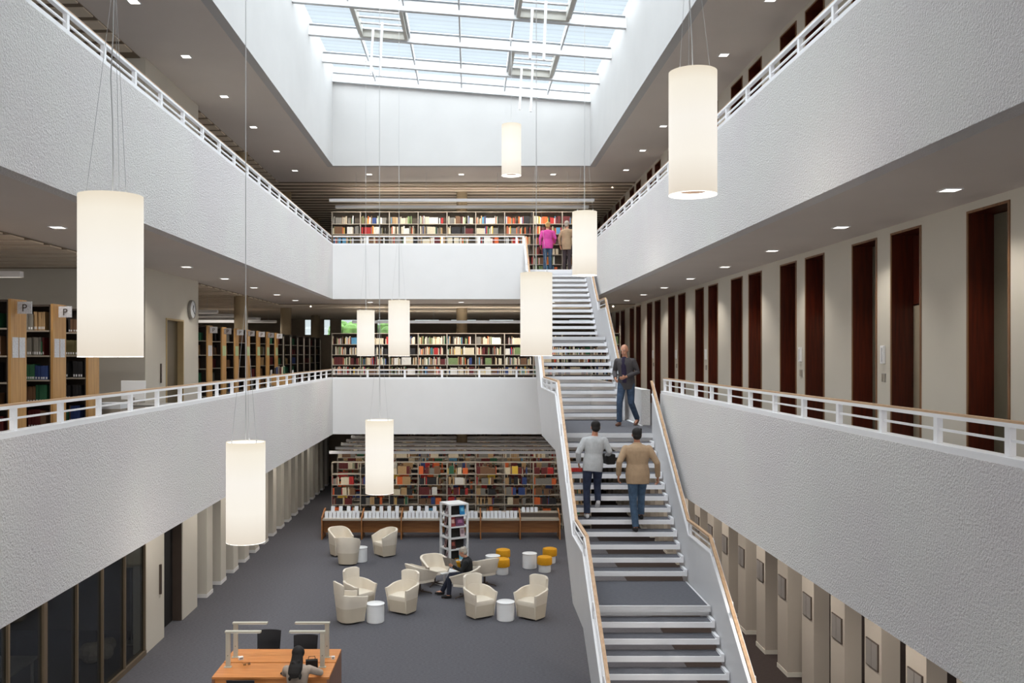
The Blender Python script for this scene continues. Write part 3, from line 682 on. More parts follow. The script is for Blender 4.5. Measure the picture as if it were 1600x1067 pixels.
def bay(x0, w, y, z, lv, top, lab, text, pal=PAL, dens=.9, back='shelfdark', cases=None, depth=.30, ser=.25):
    q = thing('bookcase', lab, 'bookcase', (x0+w/2, y, z)); h = w/2
    for sx in (-1, 1): MB().box(sx*h-(.014 if sx > 0 else 0), sx*h+(0 if sx > 0 else .014), 0, depth, 0, top).build('upright', 'shelfmetal', q)
    for v in lv: MB().box(-h+.014, h-.014, .0, depth, v-.022, v).build('shelf', 'shelfmetal', q)
    MB().box(-h+.014, h-.014, 0, depth, top-.02, top).build('top_board', 'shelfmetal', q)
    if back: MB().box(-h+.014, h-.014, depth-.01, depth-.002, lv[0], top-.02).build('back_panel', back, q)
    for i, v in enumerate(lv):
        nx = lv[i+1] if i+1 < len(lv) else top
        k = len(lv)-1-i
        if random.random() < .97: fill(x0+.016, x0+w-.016, y+.012, z+v, nx-v-.022, f'{ORD[k]} shelf from the top, {text}', pal, dens, ser=ser)
BX0, BW, BY = -4.776, .997, 31.4
for k in range(9):
    wp = 'warm' if k in (6, 7) else ''
    pal = PAL+([('orange', 22), ('red', 14), ('yellow', 10)] if wp else [])
    bay(BX0+BW*k, BW, BY, H3, [.04, .33, .67, 1.02, 1.38, 1.73], 2.15, f'{ORD[k]} bookcase bay from the left on the upper gallery, full of books', f'{ORD[k]} upper bay', pal, .85, back='shelfback', ser=.14)
for k in range(10):
    bay(BX0+BW*k, BW, BY, H2, [.2, .57, .93, 1.27, 1.62, 1.98], 2.36, f'{ORD[k]} tall bookcase bay from the left on the middle gallery', f'{ORD[k]} middle bay', PAL+[('cream', 14)], .95, ser=.06)
GP = [('black', 10), ('brown', 14), ('tan', 8), ('cream', 6), ('red', 7), ('dark red', 14), ('orange', 4), ('green', 2), ('blue', 3), ('grey', 8), ('light blue', 1), ('yellow', 1.5), ('white', 1.5)]
for k in range(9):
    bay(BX0+BW*k, BW, BY, 0, [.15, .5, .85, 1.18, 1.54, 1.90], 2.31, f'{ORD[k]} bookcase bay from the left behind the ground floor display benches', f'{ORD[k]} ground bay', GP, .72, back=None, ser=.5)
for k in range(6):
    y = 32.82+1.42*k
    q = thing('bookcase', f'{ORD[k+1]} row of open steel book stacks from the front, ground floor', 'bookcase', (-.3, y, 0))
    for a in range(10): MB().box(-4.48+BW*a-.012, -4.48+BW*a+.012, 0, .4, 0, 2.31).build('upright', 'shelfmetal', q)
    for v in (.15, .5, .85, 1.18, 1.54, 1.90, 2.31):
        MB().box(-4.46, 4.46, 0, .4, v-.022, v).build('shelf', 'shelfmetal', q)
        if v > .8 and v < 2.2 or (v > 1.1 and v < 2.2):
            for a in range(9): fill(-4.77+BW*a, -3.8+BW*a, y+.01, v, .33, f'shelf of stack row {k+2}', GP, .8, ser=.5)
    for a in range(9): fill(-4.77+BW*a, -3.8+BW*a, y+.01, 2.31, .3, 'top of a stack row', [('cream', 5), ('tan', 4), ('brown', 5), ('grey', 3)], .55)
# lettered shelving at the left (rows run away from the atrium, end panels face it)
LV = [.2, .57, .93, 1.27, 1.62, 1.98]
SP = [('black', 12), ('brown', 16), ('olive', 12), ('dark red', 12), ('green', 12), ('tan', 5), ('grey', 7), ('blue', 4)]
def row(xa, xb, y, lab, text, wood_end, sign, paper, dens=.92, ztop=2.36, bw=.9, pal=SP):
    q = thing('bookcase', lab, 'bookcase', (xb, y, H2)); L_ = xa-xb
    if wood_end: MB().box(-.035, 0, -.01, .41, 0, ztop).build('end_panel', 'tan', q)
    else: MB().box(-.02, 0, 0, .06, 0, ztop-.1).build('end_post', 'cream', q)
    a = -.035
    while a > L_: MB().box(a-.022, a, 0, .40, 0, ztop-.02).build('upright', 'dark', q); a -= bw
    for v in LV: MB().box(L_, -.036, 0, .40, v-.022, v).build('shelf', 'shelfmetal', q)
    MB().box(L_, -.036, .0, .40, ztop-.04, ztop-.01).build('top_board', 'shelfdark', q)
    MB().box(L_, -.036, .30, .31, .2, ztop-.04).build('back_panel', 'shelfdark', q)
    a = -.057; kb = 0
    while a > L_ and kb < 4:
        for i, v in enumerate(LV): fill(xb+max(a-bw+.024, L_), xb+a, y+.012, H2+v, .33, f'{ORD[len(LV)-1-i]} shelf from the top, {text}' + (f' {ORD[kb]} bay from its end' if kb else ' end bay'), pal, dens, ser=.8)
        a -= bw; kb += 1
    if sign:
        sg = MB().box(.01, .20, .14, .155, ztop-.19, ztop-.03).build('sign_plate', 'paperprint', q)
        cu = bpy.data.curves.new('lettering', 'FONT'); cu.body = 'P'; cu.size = .14; cu.align_x = 'CENTER'; cu.extrude = .001
        cu.materials.append(M['dark']); tmp = bpy.data.objects.new('tmp', cu); C.objects.link(tmp); me_ = bpy.data.meshes.new_from_object(tmp.evaluated_get(bpy.context.evaluated_depsgraph_get())); bpy.data.objects.remove(tmp); lt = bpy.data.objects.new('lettering', me_); C.objects.link(lt); lt.parent = sg; lt.rotation_euler = (R(90), 0, 0); lt.location = (.105, .137, ztop-.16)
    if paper:
        for a0 in (.03, .21): MB().box(.001, .005, a0, a0+.155, 1.59, 1.86).build('notice_sheet', paper, q)
nm_ = ['nearest', 'second', 'third', 'fourth']
for n in range(-1, 3): row(-9.7, -5.97, 11.83+1.2*n, f'{nm_[n+1]} oak-ended book stack from the viewer at the left of the middle gallery', f'{nm_[n+1]} left stack,', True, True, 'paperprint')
for n in range(0, 14):
    row(-10.4, -6.6, 22.9+1.33*n, f'{ORD[n]} book stack beyond the lift core on the middle gallery' + (', oak end panel' if n < 7 else ', pale end post'), f'{ORD[n]} core stack,', n < 7, n < 7, ('paperprint' if n in (0,) else 'greenpaper') if n < 7 else None, .85)
for n in range(0, 3):
    q = thing('bookcase', f'{ORD[n]} tall dark bookcase on the upper gallery past the lift core', 'bookcase', (-7.3, 24.0+2.2*n, H3)); 
    MB().box(-2, 0, 0, .4, 0, 2.2).build('carcass', 'shelfdark', q); MB().box(0, .02, 0, .4, 0, 2.2).build('end_panel', 'tan', q)

# ---------------------------------------------------------------- display benches with leaflets
for k in range(6):
    x0 = -4.84+1.293*k; q = thing('display_bench', f'{ORD[k]} wooden magazine bench bay from the left below the ground floor bookcases', 'display bench', (x0, 29.6, 0), group='magazine benches'); w = 1.293
    MB().prism_yz([(0, 0), (.75, 0), (.75, .92), (.62, .92), (0, .72)], 0, .04).build('side_panel', 'bench', q)
    if k == 5: MB().prism_yz([(0, 0), (.75, 0), (.75, .92), (.62, .92), (0, .72)], w, w+.04).build('side_panel', 'bench', q)
    MB().box(.04, w, .0, .40, .62, .67).build('top_board', 'shelfmetal', q); MB().box(.04, w, .40, .42, .67, .80).build('rear_step', 'dark', q)
    MB().box(.04, w, .42, .74, .78, .82).build('rear_ledge', 'shelfmetal', q); MB().box(.04, w, .30, .34, .18, .62).build('front_panel', 'bench', q)
    nl = [9, 9, 9, 9, 9, 4][k]; pos = [.09+.128*j for j in range(9)] if k != 5 else [.10, .24, .38, .52]
    for j in range(nl):
        back = k == 5; h = random.uniform(.20, .24) if not back else .15; yy = 29.6+(.14 if not back else .46); zz = .67 if not back else .82
        e = thing('leaflet', f'{ORD[j]} white booklet from the left standing on the {ORD[k]} magazine bench bay', 'booklet', (x0+pos[j], yy+random.uniform(0, .03), zz), random.uniform(-.06, .06), 'white booklets on the magazine benches')
        MB().add([(0,0,0),(.108,0,0),(.108,.012,0),(0,.012,0),(0,.07,h),(.108,.07,h),(.108,.082,h),(0,.082,h)], [(3,2,1,0),(4,5,6,7),(0,1,5,4),(1,2,6,5),(2,3,7,6),(3,0,4,7)]).build('cover', 'paperprint' if j % 3 else 'paper', e)
        MB().add([(.002,.0135,.004),(.104,.0135,.004),(.104,.017,.004),(.002,.017,.004),(.002,.0835,h-.004),(.104,.0835,h-.004),(.104,.087,h-.004),(.002,.087,h-.004)], [(3,2,1,0),(4,5,6,7),(0,1,5,4),(1,2,6,5),(2,3,7,6),(3,0,4,7)]).build('pages', 'pages', e)
    if k < 3:
        for j in range(4):
            e = thing('leaflet', f'{ORD[j]} rear white booklet on the back ledge of the {ORD[k]} magazine bench bay', 'booklet', (x0+.25+.26*j+.05*(k == 1), 30.05, .82), 0, 'white booklets on the magazine benches')
            MB().add([(0,0,0),(.12,0,0),(.12,.012,0),(0,.012,0),(0,.06,.19),(.12,.06,.19),(.12,.072,.19),(0,.072,.19)], [(3,2,1,0),(4,5,6,7),(0,1,5,4),(1,2,6,5),(2,3,7,6),(3,0,4,7)]).build('cover', 'paper', e)

# ---------------------------------------------------------------- book tower
tw = thing('book_tower', 'square white book tower with five open tiers on the carpet', 'shelf tower', (-.46, 26.62, 0), R(28)); a = .315
lvz = [.06, .385, .71, 1.035, 1.36, 1.685]
for i, v in enumerate(lvz): MB().box(-a, a, -a, a, v-.02, v+.02).build('top_board' if i == 5 else 'shelf', 'tablewhite', tw)
for sx in (-1, 1):
    for sy in (-1, 1): MB().box(sx*a-(.06 if sx > 0 else 0), sx*a+(0 if sx > 0 else .06), sy*a-(.06 if sy > 0 else 0), sy*a+(0 if sy > 0 else .06), 0, 1.67).build('corner_post', 'tablewhite', tw)
MB().box(-.21, .21, -.21, .21, .06, 1.67).build('core', 'black', tw)
MB().box(-a+.05, a-.05, -a+.05, a-.05, 0, .045).build('base', 'dark', tw)
Rt = Matrix.Rotation(R(28), 4, 'Z'); T0 = Vector((-.46, 26.62, 0))
def magazine(lx, ly, lz, w, h, facing, cols, lab, tilt=.05):
    """face-out magazine inside the tower; local place in the tower's frame"""
    p = T0+Rt @ Vector((lx, ly, lz)); q = thing('magazine', lab, 'magazine', p, R(28)+facing, 'magazines and books in the white tower')
    MB().add([(-w/2,0,0),(w/2,0,0),(w/2,.012,0),(-w/2,.012,0),(-w/2,tilt,h),(w/2,tilt,h),(w/2,tilt+.012,h),(-w/2,tilt+.012,h)], [(3,2,1,0),(4,5,6,7),(0,1,5,4),(1,2,6,5),(2,3,7,6),(3,0,4,7)]).build('cover', mat('cover_'+cols[0], s(*cols[1]), .35, .12, 20), q)
    MB().add([(-w/2*.6,-.002+tilt*f,h*f) if k_ < 2 else (w/2*.6,-.002+tilt*f,h*f) for k_, f in ((0,.35),(1,.75),(2,.75),(3,.35))], [(0,3,2,1)]).build('cover_picture', mat('picture_'+cols[0], s(*cols[2]), .35, .3, 25), q)
tops = lvz
magazine(.13, -.285, tops[4]+.021, .16, .26, 0, ('blue', (40, 130, 190), (110, 190, 220)), 'bright blue magazine on the top tier of the white tower, front face')
magazine(-.17, -.285, tops[3]+.021, .15, .27, 0, ('rose', (150, 60, 62), (214, 180, 170)), 'rose magazine at the left of the second tier, white tower front face')
magazine(.06, -.285, tops[3]+.021, .27, .24, 0, ('purple', (110, 70, 100), (170, 110, 150)), 'purple picture book on the second tier of the white tower')
magazine(.14, -.285, tops[2]+.021, .15, .26, 0, ('pale', (200, 180, 185), (150, 120, 130)), 'pale pink magazine on the third tier of the white tower')
magazine(-.16, -.285, tops[1]+.021, .16, .26, 0, ('dark_red', (70, 34, 34), (160, 80, 70)), 'dark red magazine on the fourth tier of the white tower')
magazine(.12, -.285, tops[0]+.021, .18, .27, 0, ('sky', (120, 180, 200), (220, 170, 50)), 'blue and yellow magazine on the lowest tier of the white tower')
for i in range(5): magazine(-.285, -.05+.08*(i % 2), tops[4-i]+.021, .14, .25, -R(90), (f'side{i}', (150, 120, 116) if i % 2 else (196, 186, 190), (90, 60, 70)), f'muted magazine on the {ORD[i]} tier, left face of the white tower')

# ---------------------------------------------------------------- lounge seats
def shell_path(t):
    """plan of the tub: t -1..1 from left arm front, round the back, to right arm front; front is -y"""
    s_ = 1 if t >= 0 else -1; u = abs(t)
    if u > .55:
        f_ = (u-.55)/.45; return (s_*(.335-.02*f_), .02-.34*f_)
    q = u/.55*math.pi/2; return (s_*.335*math.sin(q)**.72, .02+.30*math.cos(q)**.72 if math.cos(q) > 0 else .02)
def tub(parent, hfun, zb, sb, th=.055, zi=.38, n=36, mats=('cream', 'creamb'), seam=.36, ss=.90, flare=1.0):
    b = MB(); ts = [-1+2*i/n for i in range(n+1)]; ring = []
    for t in ts:
        x, y = shell_path(t); h = hfun(t); L_ = math.hypot(x, y-.0) or 1; ix, iy = x*(1-th/.335), (y-.02)*(1-th/.3)+.02 if y > .02 else y
        pts = [(x*sb, y*sb, zb), (x*(sb*.5+ss*.5), y*(sb*.5+ss*.5), (zb+seam)/2), (x*ss, y*ss, seam), (x*(1+ss)/2, y*(1+ss)/2, (seam+h)/2), (x*flare, y*flare, h-.015), (x*flare*.985, y*flare*.985, h), (ix*flare*1.01, iy*flare*1.01, h), (ix*flare, iy*flare, h-.015), (ix*ss, iy*ss, zi)]
        ring.append(pts)
    m = len(ring[0]); vs = [p for r_ in ring for p in r_]; fs = []; ms = []
    o = len(b.v)
    b.v += vs
    for i in range(n):
        for j in range(m-1):
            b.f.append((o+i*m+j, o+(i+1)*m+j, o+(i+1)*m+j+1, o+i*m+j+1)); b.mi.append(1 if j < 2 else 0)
    b.f.append(tuple(o+j for j in range(m))); b.mi.append(0); b.f.append(tuple(o+n*m+j for j in range(m-1, -1, -1))); b.mi.append(0)
    return b.build('shell', list(mats), parent, smooth=True)
def seatblock(parent, zb, sb, ztop, ss=.90, n=30, mats=('cream', 'creamb'), inset=.93):
    b = MB(); pl = [shell_path(-1+2*i/n) for i in range(n+1)]
    lay = [(sb*inset, zb), (ss*inset, ztop-.10), (ss*inset, ztop-.02), (ss*inset*.96, ztop)]
    o = 0
    for sc, z in lay: b.v += [(x*sc, y*sc+(.004 if y < 0 else 0), z) for x, y in pl]
    k = n+1
    for j in range(len(lay)-1):
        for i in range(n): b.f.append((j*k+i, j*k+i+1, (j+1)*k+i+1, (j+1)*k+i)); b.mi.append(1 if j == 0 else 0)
        b.f.append((j*k+n, j*k, (j+1)*k, (j+1)*k+n)); b.mi.append(1 if j == 0 else 0)
    b.f.append(tuple((len(lay)-1)*k+i for i in range(k))); b.mi.append(0)
    return b.build('seat', list(mats), parent, smooth=True, bevel=.0)
def hi_h(t): return .60+.10*max(0, 1-abs(t)/.85)**.8
def lo_h(t): return .60+.22*(math.cos(min(1, abs(t))*math.pi/2))**1.1
def make_chair(lab, raised):
    q = thing('tub_armchair', lab, 'armchair', (0,0,0), 0, 'cream tub armchairs')
    tub(q, hi_h if raised else lo_h, .04, .80)
    seatblock(q, .045, .80, .42)
    MB().lathe([(.22, 0), (.22, .045)], seg=20).build('plinth', 'black', q)
    if raised:
        b = MB(); n = 14; th = .05
        for i in range(n+1):
            t = -.29+.58*i/n; x, y = shell_path(t); hh = .93-.05*(abs(t)/.29)**3
            z0 = hi_h(t)-.06
            for (f_, z) in ((1.02, z0), (1.07, hh-.02), (1.06, hh), (.93, hh), (.90, hh-.02), (.86, z0)): b.v.append((x*f_*.92, y*f_+.0, z))
        for i in range(n):
            for j in range(6): b.f.append((i*6+j, (i+1)*6+j, (i+1)*6+(j+1) % 6, i*6+(j+1) % 6)); b.mi.append(0)
        b.f.append(tuple(range(5, -1, -1))); b.mi.append(0); b.f.append(tuple(n*6+j for j in range(6))); b.mi.append(0)
        b.build('headrest', 'cream', q, smooth=True)
    return q
def G(px, py):     # a point on the ground floor
    Y = EYE*F/(py-VY); return ((px-VX)*Y/F, Y, 0)
def place(q, px, py, rz): q.location = G(px, py); q.rotation_euler = (0,0,R(rz)); return q
c1 = make_chair('cream tub armchair turned away, leftmost of the front group beside a round white table', True); place(c1, 546, 971, 122)
def pc(src, px, py, rz, lab): return dup(src, G(px, py), R(rz), lab, 'cream tub armchairs')
pc(c1, 560, 951, 48, 'cream tub armchair behind the front left round table, facing right')
pc(c1, 631, 956, -32, 'cream tub armchair with raised back, between the left round table and the square table')
pc(c1, 748, 963, 32, 'cream tub armchair with raised back, left of the front right round table')
pc(c1, 832, 965, -38, 'cream tub armchair with raised back, right of the front right round table')
c2 = make_chair('low-backed cream tub armchair at the far left, facing right', False); place(c2, 531, 867, 32)
pc(c2, 544, 881, 178, 'low-backed cream tub armchair seen from behind, beside the far left round table')
pc(c2, 603, 868, -52, 'low-backed cream tub armchair facing left, right of the far left round table')
def round_table(lab, x, r=.20, h=.42, name='round_table'):
    q = thing(name, lab, 'side table', (0,0,0), 0, 'round white drum tables')
    MB().lathe([(r-.012, 0), (r, .012), (r, h*.5)], seg=32).build('lower_drum', 'tablewhite', q, smooth=True)
    MB().lathe([(r-.004, h*.5), (r-.004, h*.5+.008), (r, h*.5+.008), (r, h-.03)], seg=32).build('upper_drum', 'tablewhite', q, smooth=True)
    MB().lathe([(r, h-.03), (r+.008, h-.02), (r+.008, h-.004), (r, h)], seg=32).build('tabletop', 'tablewhite', q, smooth=True)
    q.location = x; return q
t0 = round_table('round white drum table between the front left armchairs', G(586.6, 971))
for px, py, lab in ((790, 968, 'round white drum table between the front right pair of armchairs'), (563, 877, 'round white drum table half hidden by the armchair seen from behind'),
                    (827.5, 887, 'round white drum table between the two pairs of mustard stools'), (770, 891, 'round white drum table just left of the mustard stools')):
    dup(t0, G(px, py), 0, lab, 'round white drum tables')
def stool(lab, loc):
    q = thing('stool', lab, 'stool', loc, 0, 'mustard stools')
    MB().lathe([(.165, 0), (.17, .01), (.17, .20)], seg=28).build('drum_base', 'tablewhite', q, smooth=True)
    MB().lathe([(.17, .20), (.205, .215), (.21, .25), (.21, .38), (.195, .415), (.15, .43)], seg=28).build('cushion', 'mustard', q, smooth=True)
    return q
s0 = stool('mustard stool in front of its twin, right of the book tower', G(784.7, 896.5))
for px, py, lab in ((786, 881, 'mustard stool behind its twin, right of the book tower'), (851, 893, 'mustard stool standing nearer the viewer beside the stairs'), (859, 879, 'mustard stool farther back beside the stairs')):
    dup(s0, G(px, py), 0, lab, 'mustard stools')
def swivel(lab):
    q = thing('swivel_armchair', lab, 'armchair', (0,0,0), 0, 'cream swivel armchairs')
    tub(q, lambda t: .56+.20*(math.cos(min(1, abs(t))*math.pi/2))**1.2, .30, .74, mats=('cream', 'cream'), seam=.44, ss=.93, zi=.40, flare=1.08)
    seatblock(q, .30, .74, .41, ss=.90, mats=('cream', 'cream'))
    MB().tube([(0,0,.06), (0,0,.31)], .03, 12).build('column', 'dark', q, smooth=True)
    for a_ in (45, 135, 225, 315):
        d_ = Vector((math.cos(R(a_)), math.sin(R(a_)), 0)); MB().tube([d_*.02+Vector((0,0,.06)), d_*.30+Vector((0,0,.03))], [.02, .013], 8).ball(d_*.30+Vector((0,0,.018)), .018, seg=8, rings=6).build('base_foot', 'dark', q, smooth=True)
    return q
def at_h(px, py, z):
    Y = (EYE-z)*F/(py-VY); return ((px-VX)*Y/F, Y, 0)
w0 = swivel('cream swivel armchair on a star foot, behind the square table, facing the viewer'); w0.location = at_h(679, 885, .48); w0.rotation_euler = (0,0,R(25))
dup(w0, at_h(656, 897, .48), R(125), 'cream swivel armchair on a star foot, seen from behind left of the square table')
wr = dup(w0, at_h(728.5, 903, .48), R(-105), 'cream swivel armchair the reading person sits in')
dup(w0, at_h(757, 886, .48), R(-150), 'cream swivel armchair behind the reading person, facing away')
sq = thing('square_table', 'low square white table among the swivel armchairs', 'coffee table', at_h(694, 891, .36), R(38))
MB().box(-.26, .26, -.26, .26, .33, .36).build('tabletop', 'tablewhite', sq, bevel=.006); MB().tube([(0,0,.03), (0,0,.33)], .03, 12).build('column', 'steelgrey', sq); MB().box(-.17, .17, -.17, .17, 0, .03).build('base', 'steelgrey', sq)

# ---------------------------------------------------------------- reading desk
DX0, DX1, DY0, DY1, DZ = -4.24, -2.31, 14.93, 16.36, .74
dk = thing('reading_desk', 'orange beech double reading desk at the bottom left', 'desk', ((DX0+DX1)/2, (DY0+DY1)/2, 0)); hx, hy = (DX1-DX0)/2, (DY1-DY0)/2
MB().box(-hx, hx, -hy, -.02, DZ-.035, DZ).build('tabletop', 'desk', dk, bevel=.003); MB().box(-hx, hx, .02, hy, DZ-.035, DZ).build('tabletop', 'desk', dk, bevel=.003)
MB().box(-hx, hx, -.02, .02, DZ-.06, DZ-.03).build('cable_channel', 'dark', dk)
for a0, a1 in ((-hx, -hx+.04), (hx-.04, hx)): MB().box(a0, a1, -hy, hy, 0, DZ-.035).build('side_panel', 'deskside', dk)
MB().box(-hx+.04, hx-.04, -hy+.03, -hy+.05, DZ-.11, DZ-.035).box(-hx+.04, hx-.04, hy-.05, hy-.03, DZ-.11, DZ-.035).build('apron', 'desk', dk)
def desk_lamp(lab, x, y, sx):
    q = thing('desk_lamp', lab, 'desk lamp', (x, y, DZ))
    MB().box(-.06, .06, -.05, .03, 0, .012).build('base_plate', 'lampbeige', q)
    MB().box(-.038, .038, -.022, .022, .012, .58).build('post', 'lampbeige', q, bevel=.004)
    MB().tube([(0, -.0225, .20), (0, -.028, .20)], .008, 10).build('switch', 'dark', q)
    MB().box(min(-.05*sx, .56*sx), max(-.05*sx, .56*sx), -.04, .04, .585, .615).build('lamp_arm', 'lampbeige', q, bevel=.004)
    MB().box(min(.06*sx, .54*sx), max(.06*sx, .54*sx), -.03, .03, .578, .585).build('diffuser', 'bar', q); return q
desk_lamp('beige desk lamp at the front left of the reading desk', -4.10, 15.42, 1); desk_lamp('beige desk lamp at the back left of the reading desk', -4.10, 15.92, 1)
desk_lamp('beige desk lamp at the front right of the reading desk, beside the woman', -2.50, 15.42, -1); desk_lamp('beige desk lamp at the back right of the reading desk', -2.50, 15.92, -1)
def desk_chair(lab, x, y, rz):
    q = thing('desk_chair', lab, 'chair', (x, y, 0), R(rz), 'black chairs at the reading desk')
    MB().box(-.22, .22, -.20, .22, .43, .48).build('seat', 'blackplastic', q, bevel=.015)
    b = MB(); n = 8
    for i in range(n+1):
        xx = -.225+.45*i/n; cy = .22+.03*(1-(2*i/n-1)**2)
        for yy, z in ((cy, .50), (cy+.07, .88-.01*(2*i/n-1)**4), (cy+.09, .88-.01*(2*i/n-1)**4), (cy+.03, .50)): b.v.append((xx*(1 if z > .6 else .92), yy, z))
    for i in range(n):
        for j in range(4): b.f.append((i*4+j, i*4+(j+1) % 4, (i+1)*4+(j+1) % 4, (i+1)*4+j)); b.mi.append(0)
    b.f += [(3,2,1,0), tuple(n*4+j for j in range(4))]; b.mi += [0, 0]
    b.build('backrest', 'blackplastic', q, smooth=True, bevel=.004)
    for sx in (-1, 1):
        MB().tube([(sx*.19, -.17, 0), (sx*.19, -.17, .43)], .011, 8).build('leg', 'grey', q)
        MB().tube([(sx*.19, .24, 0), (sx*.19, .20, .43), (sx*.19, .24, .54)], .011, 8).build('leg', 'grey', q)
    return q
desk_chair('black chair in front of the desk, left of the seated woman', -3.64, 14.72, 180)
desk_chair('black chair under the seated long-haired woman', -2.80, 14.60, 180)
desk_chair('black chair behind the reading desk at the left', -3.76, 16.75, 0)
desk_chair('black chair behind the reading desk at the right', -3.02, 16.45, 0)
def small(nm, lab, cat, loc, rz, parts):
    q = thing(nm, lab, cat, loc, rz)
    for pn, m_, mb_ in parts: mb_.build(pn, m_, q)
    return q
small('computer_mouse', 'small dark pouch on the desk left of the woman', 'pouch', (-3.08, 15.05, DZ), .3, [('body', 'black', MB().ball((0,0,.025), .06, .04, .028, 12, 8)), ('strap', 'grey', MB().tube([(.05,0,.02), (.09,.02,.01), (.10,.05,.008)], .005, 6))])
small('notepad', 'white notepad on the desk in front of the woman', 'notepad', (-2.93, 15.10, DZ), .1, [('sheet', 'paper', MB().box(-.075, .075, -.10, .10, .006, .012)), ('cover', 'grey', MB().box(-.078, .078, -.103, .103, 0, .006))])
small('handbag', 'small dark bag on the desk beyond the woman', 'bag', (-2.66, 15.30, DZ), .2, [('body', 'black', MB().box(-.10, .10, -.05, .05, 0, .16)), ('handle', 'dark', MB().tube([(-.06,0,.16), (-.05,0,.22), (.05,0,.22), (.06,0,.16)], .007, 6))])
small('reading_glasses', 'thin wire reading glasses on the desk near the left lamp', 'glasses', (-3.80, 15.50, DZ), .4, [('lens', 'glass', MB().box(-.06, -.01, 0, .002, 0, .035).box(.01, .06, 0, .002, 0, .035)), ('frame', 'dark', MB().tube([(-.06,0,.035), (-.01,0,.035), (.01,0,.035), (.06,0,.035)], .003, 5).tube([(-.06,0,.03), (-.06,.12,.012)], .0025, 5).tube([(.06,0,.03), (.06,.12,.012)], .0025, 5))])
small('socket_box', 'small white socket box by the left desk lamp', 'socket', (-3.98, 15.80, DZ), .5, [('housing', 'tablewhite', MB().box(-.04, .04, -.03, .03, 0, .05)), ('socket_face', 'grey', MB().box(-.03, .03, -.033, -.03, .01, .04))])
small('socket_box', 'small white socket box right of the right desk lamp', 'socket', (-2.38, 15.82, DZ), .2, [('housing', 'tablewhite', MB().box(-.03, .03, -.02, .02, 0, .05)), ('socket_face', 'grey', MB().box(-.02, .02, -.023, -.02, .01, .04))])

# ---------------------------------------------------------------- things on the left of the middle gallery
wt = thing('work_table', 'dark-framed table behind the left railing, beside the lift core', 'table', (-6.0, 16.4, H2))
MB().box(-.75, .75, -.4, .4, .71, .74).build('tabletop', 'grey', wt)
for a_ in (-.72, .68):
    for b_ in (-.38, .34): MB().box(a_, a_+.04, b_, b_+.04, 0, .71).build('leg', 'black', wt)
mo = thing('monitor', 'white monitor seen from behind on the dark-framed table', 'monitor', (-6.05, 16.35, H2+.74))
MB().box(-.22, .22, -.02, .02, .08, .42).build('screen_housing', 'tablewhite', mo, bevel=.008); MB().box(-.03, .03, -.03, .0, .012, .12).build('stand', 'grey', mo); MB().box(-.10, .10, -.08, .08, 0, .012).build('base', 'grey', mo)
bxq = thing('paper_tray', 'white tray with papers at the foot of the third oak-ended stack', 'tray', (-6.05, 15.35, H2))
MB().box(-.22, .22, -.18, .18, 0, .72).build('cabinet_body', 'shelfmetal', bxq); MB().box(-.22, .22, -.18, .18, .722, .80).build('tray', 'tablewhite', bxq); MB().box(-.18, .15, -.14, .14, .802, .82).build('paper_sheets', 'paper', bxq)
ct = thing('book_trolley', 'oak book trolley with a white tube frame behind the left railing', 'trolley', (-5.35, 25.9, H2), R(8))
for z in (.35, .75, 1.05): MB().box(-.28, .28, -.2, .2, z, z+.02).build('shelf', 'tan', ct)
MB().box(-.28, .28, -.21, -.2, .75, 1.07).build('side_panel', 'tan', ct)
for sx in (-1, 1): MB().tube([(sx*.30, -.19, .08), (sx*.30, -.19, 1.18), (sx*.30, .19, 1.18), (sx*.30, .19, .08)], .012, 8).build('end_frame', 'steelgrey', ct)
for sx in (-.3, .3):
    for sy in (-.19, .19): MB().tube([(sx-.012, sy, .04), (sx+.012, sy, .04)], .04, 12, lat=(0,1,0)).build('wheel', 'black', ct)
for k in range(6):
    e = thing('book', f'{ORD[k]} book from the left standing on top of the oak trolley', 'book', (-5.55+.05*k, 25.86, H2+1.071), R(8), 'books on the trolley')
    MB().box(0, .035, -.08, .08, 0, .18+.02*(k % 3)).build('cover', 'book '+['black','blue','grey','dark red','cream','green'][k], e); MB().box(.004, .031, -.076, .081, .003, .183+.02*(k % 3)).build('pages', 'pages', e)
WORLD, SUN, FILL_SUN, EXPO = .85, 8.0, 1.8, 0.38
# ---------------------------------------------------------------- people
def remeshed(mb, voxel, nm, mats, parent, label=None, sm=2):
    me = mb.mesh('t', mats); ob = bpy.data.objects.new('t', me); C.objects.link(ob)
    r = ob.modifiers.new('r', 'REMESH'); r.mode = 'VOXEL'; r.voxel_size = voxel; r.use_smooth_shade = True
    if sm: k = ob.modifiers.new('s', 'SMOOTH'); k.iterations = sm; k.factor = .5
    dg = bpy.context.evaluated_depsgraph_get(); ev = ob.evaluated_get(dg)
    out = bpy.data.meshes.new_from_object(ev); out.name = nm
    bpy.data.objects.remove(ob); bpy.data.meshes.remove(me)
    out.materials.clear(); out.materials.append(M[mats] if isinstance(mats, str) else mats)
    out.polygons.foreach_set('use_smooth', [True]*len(out.polygons))
    o = bpy.data.objects.new(nm, out); C.objects.link(o); o.parent = parent; tag(o, label); return o
def V(*a): return Vector(a)
def torso_rings(Pv, Nk, lat, g=0.0, hem=-.10, w=1.0):
    up = (Nk-Pv); L_ = up.length; u = up.normalized()
    prof = [(hem, .150, .105), (.02, .165, .118), (.18, .158, .112), (.36, .140, .102), (.58, .158, .115), (.78, .172, .118), (.90, .165, .100), (.96, .115, .080), (1.0, .065, .062)]
    pts, rr = [], []
    for f_, rx, ry in prof: pts.append(Pv+u*(f_*L_ if f_ > 0 else f_)); rr.append(((rx+g)*w, (ry+g)*w))
    return pts, rr
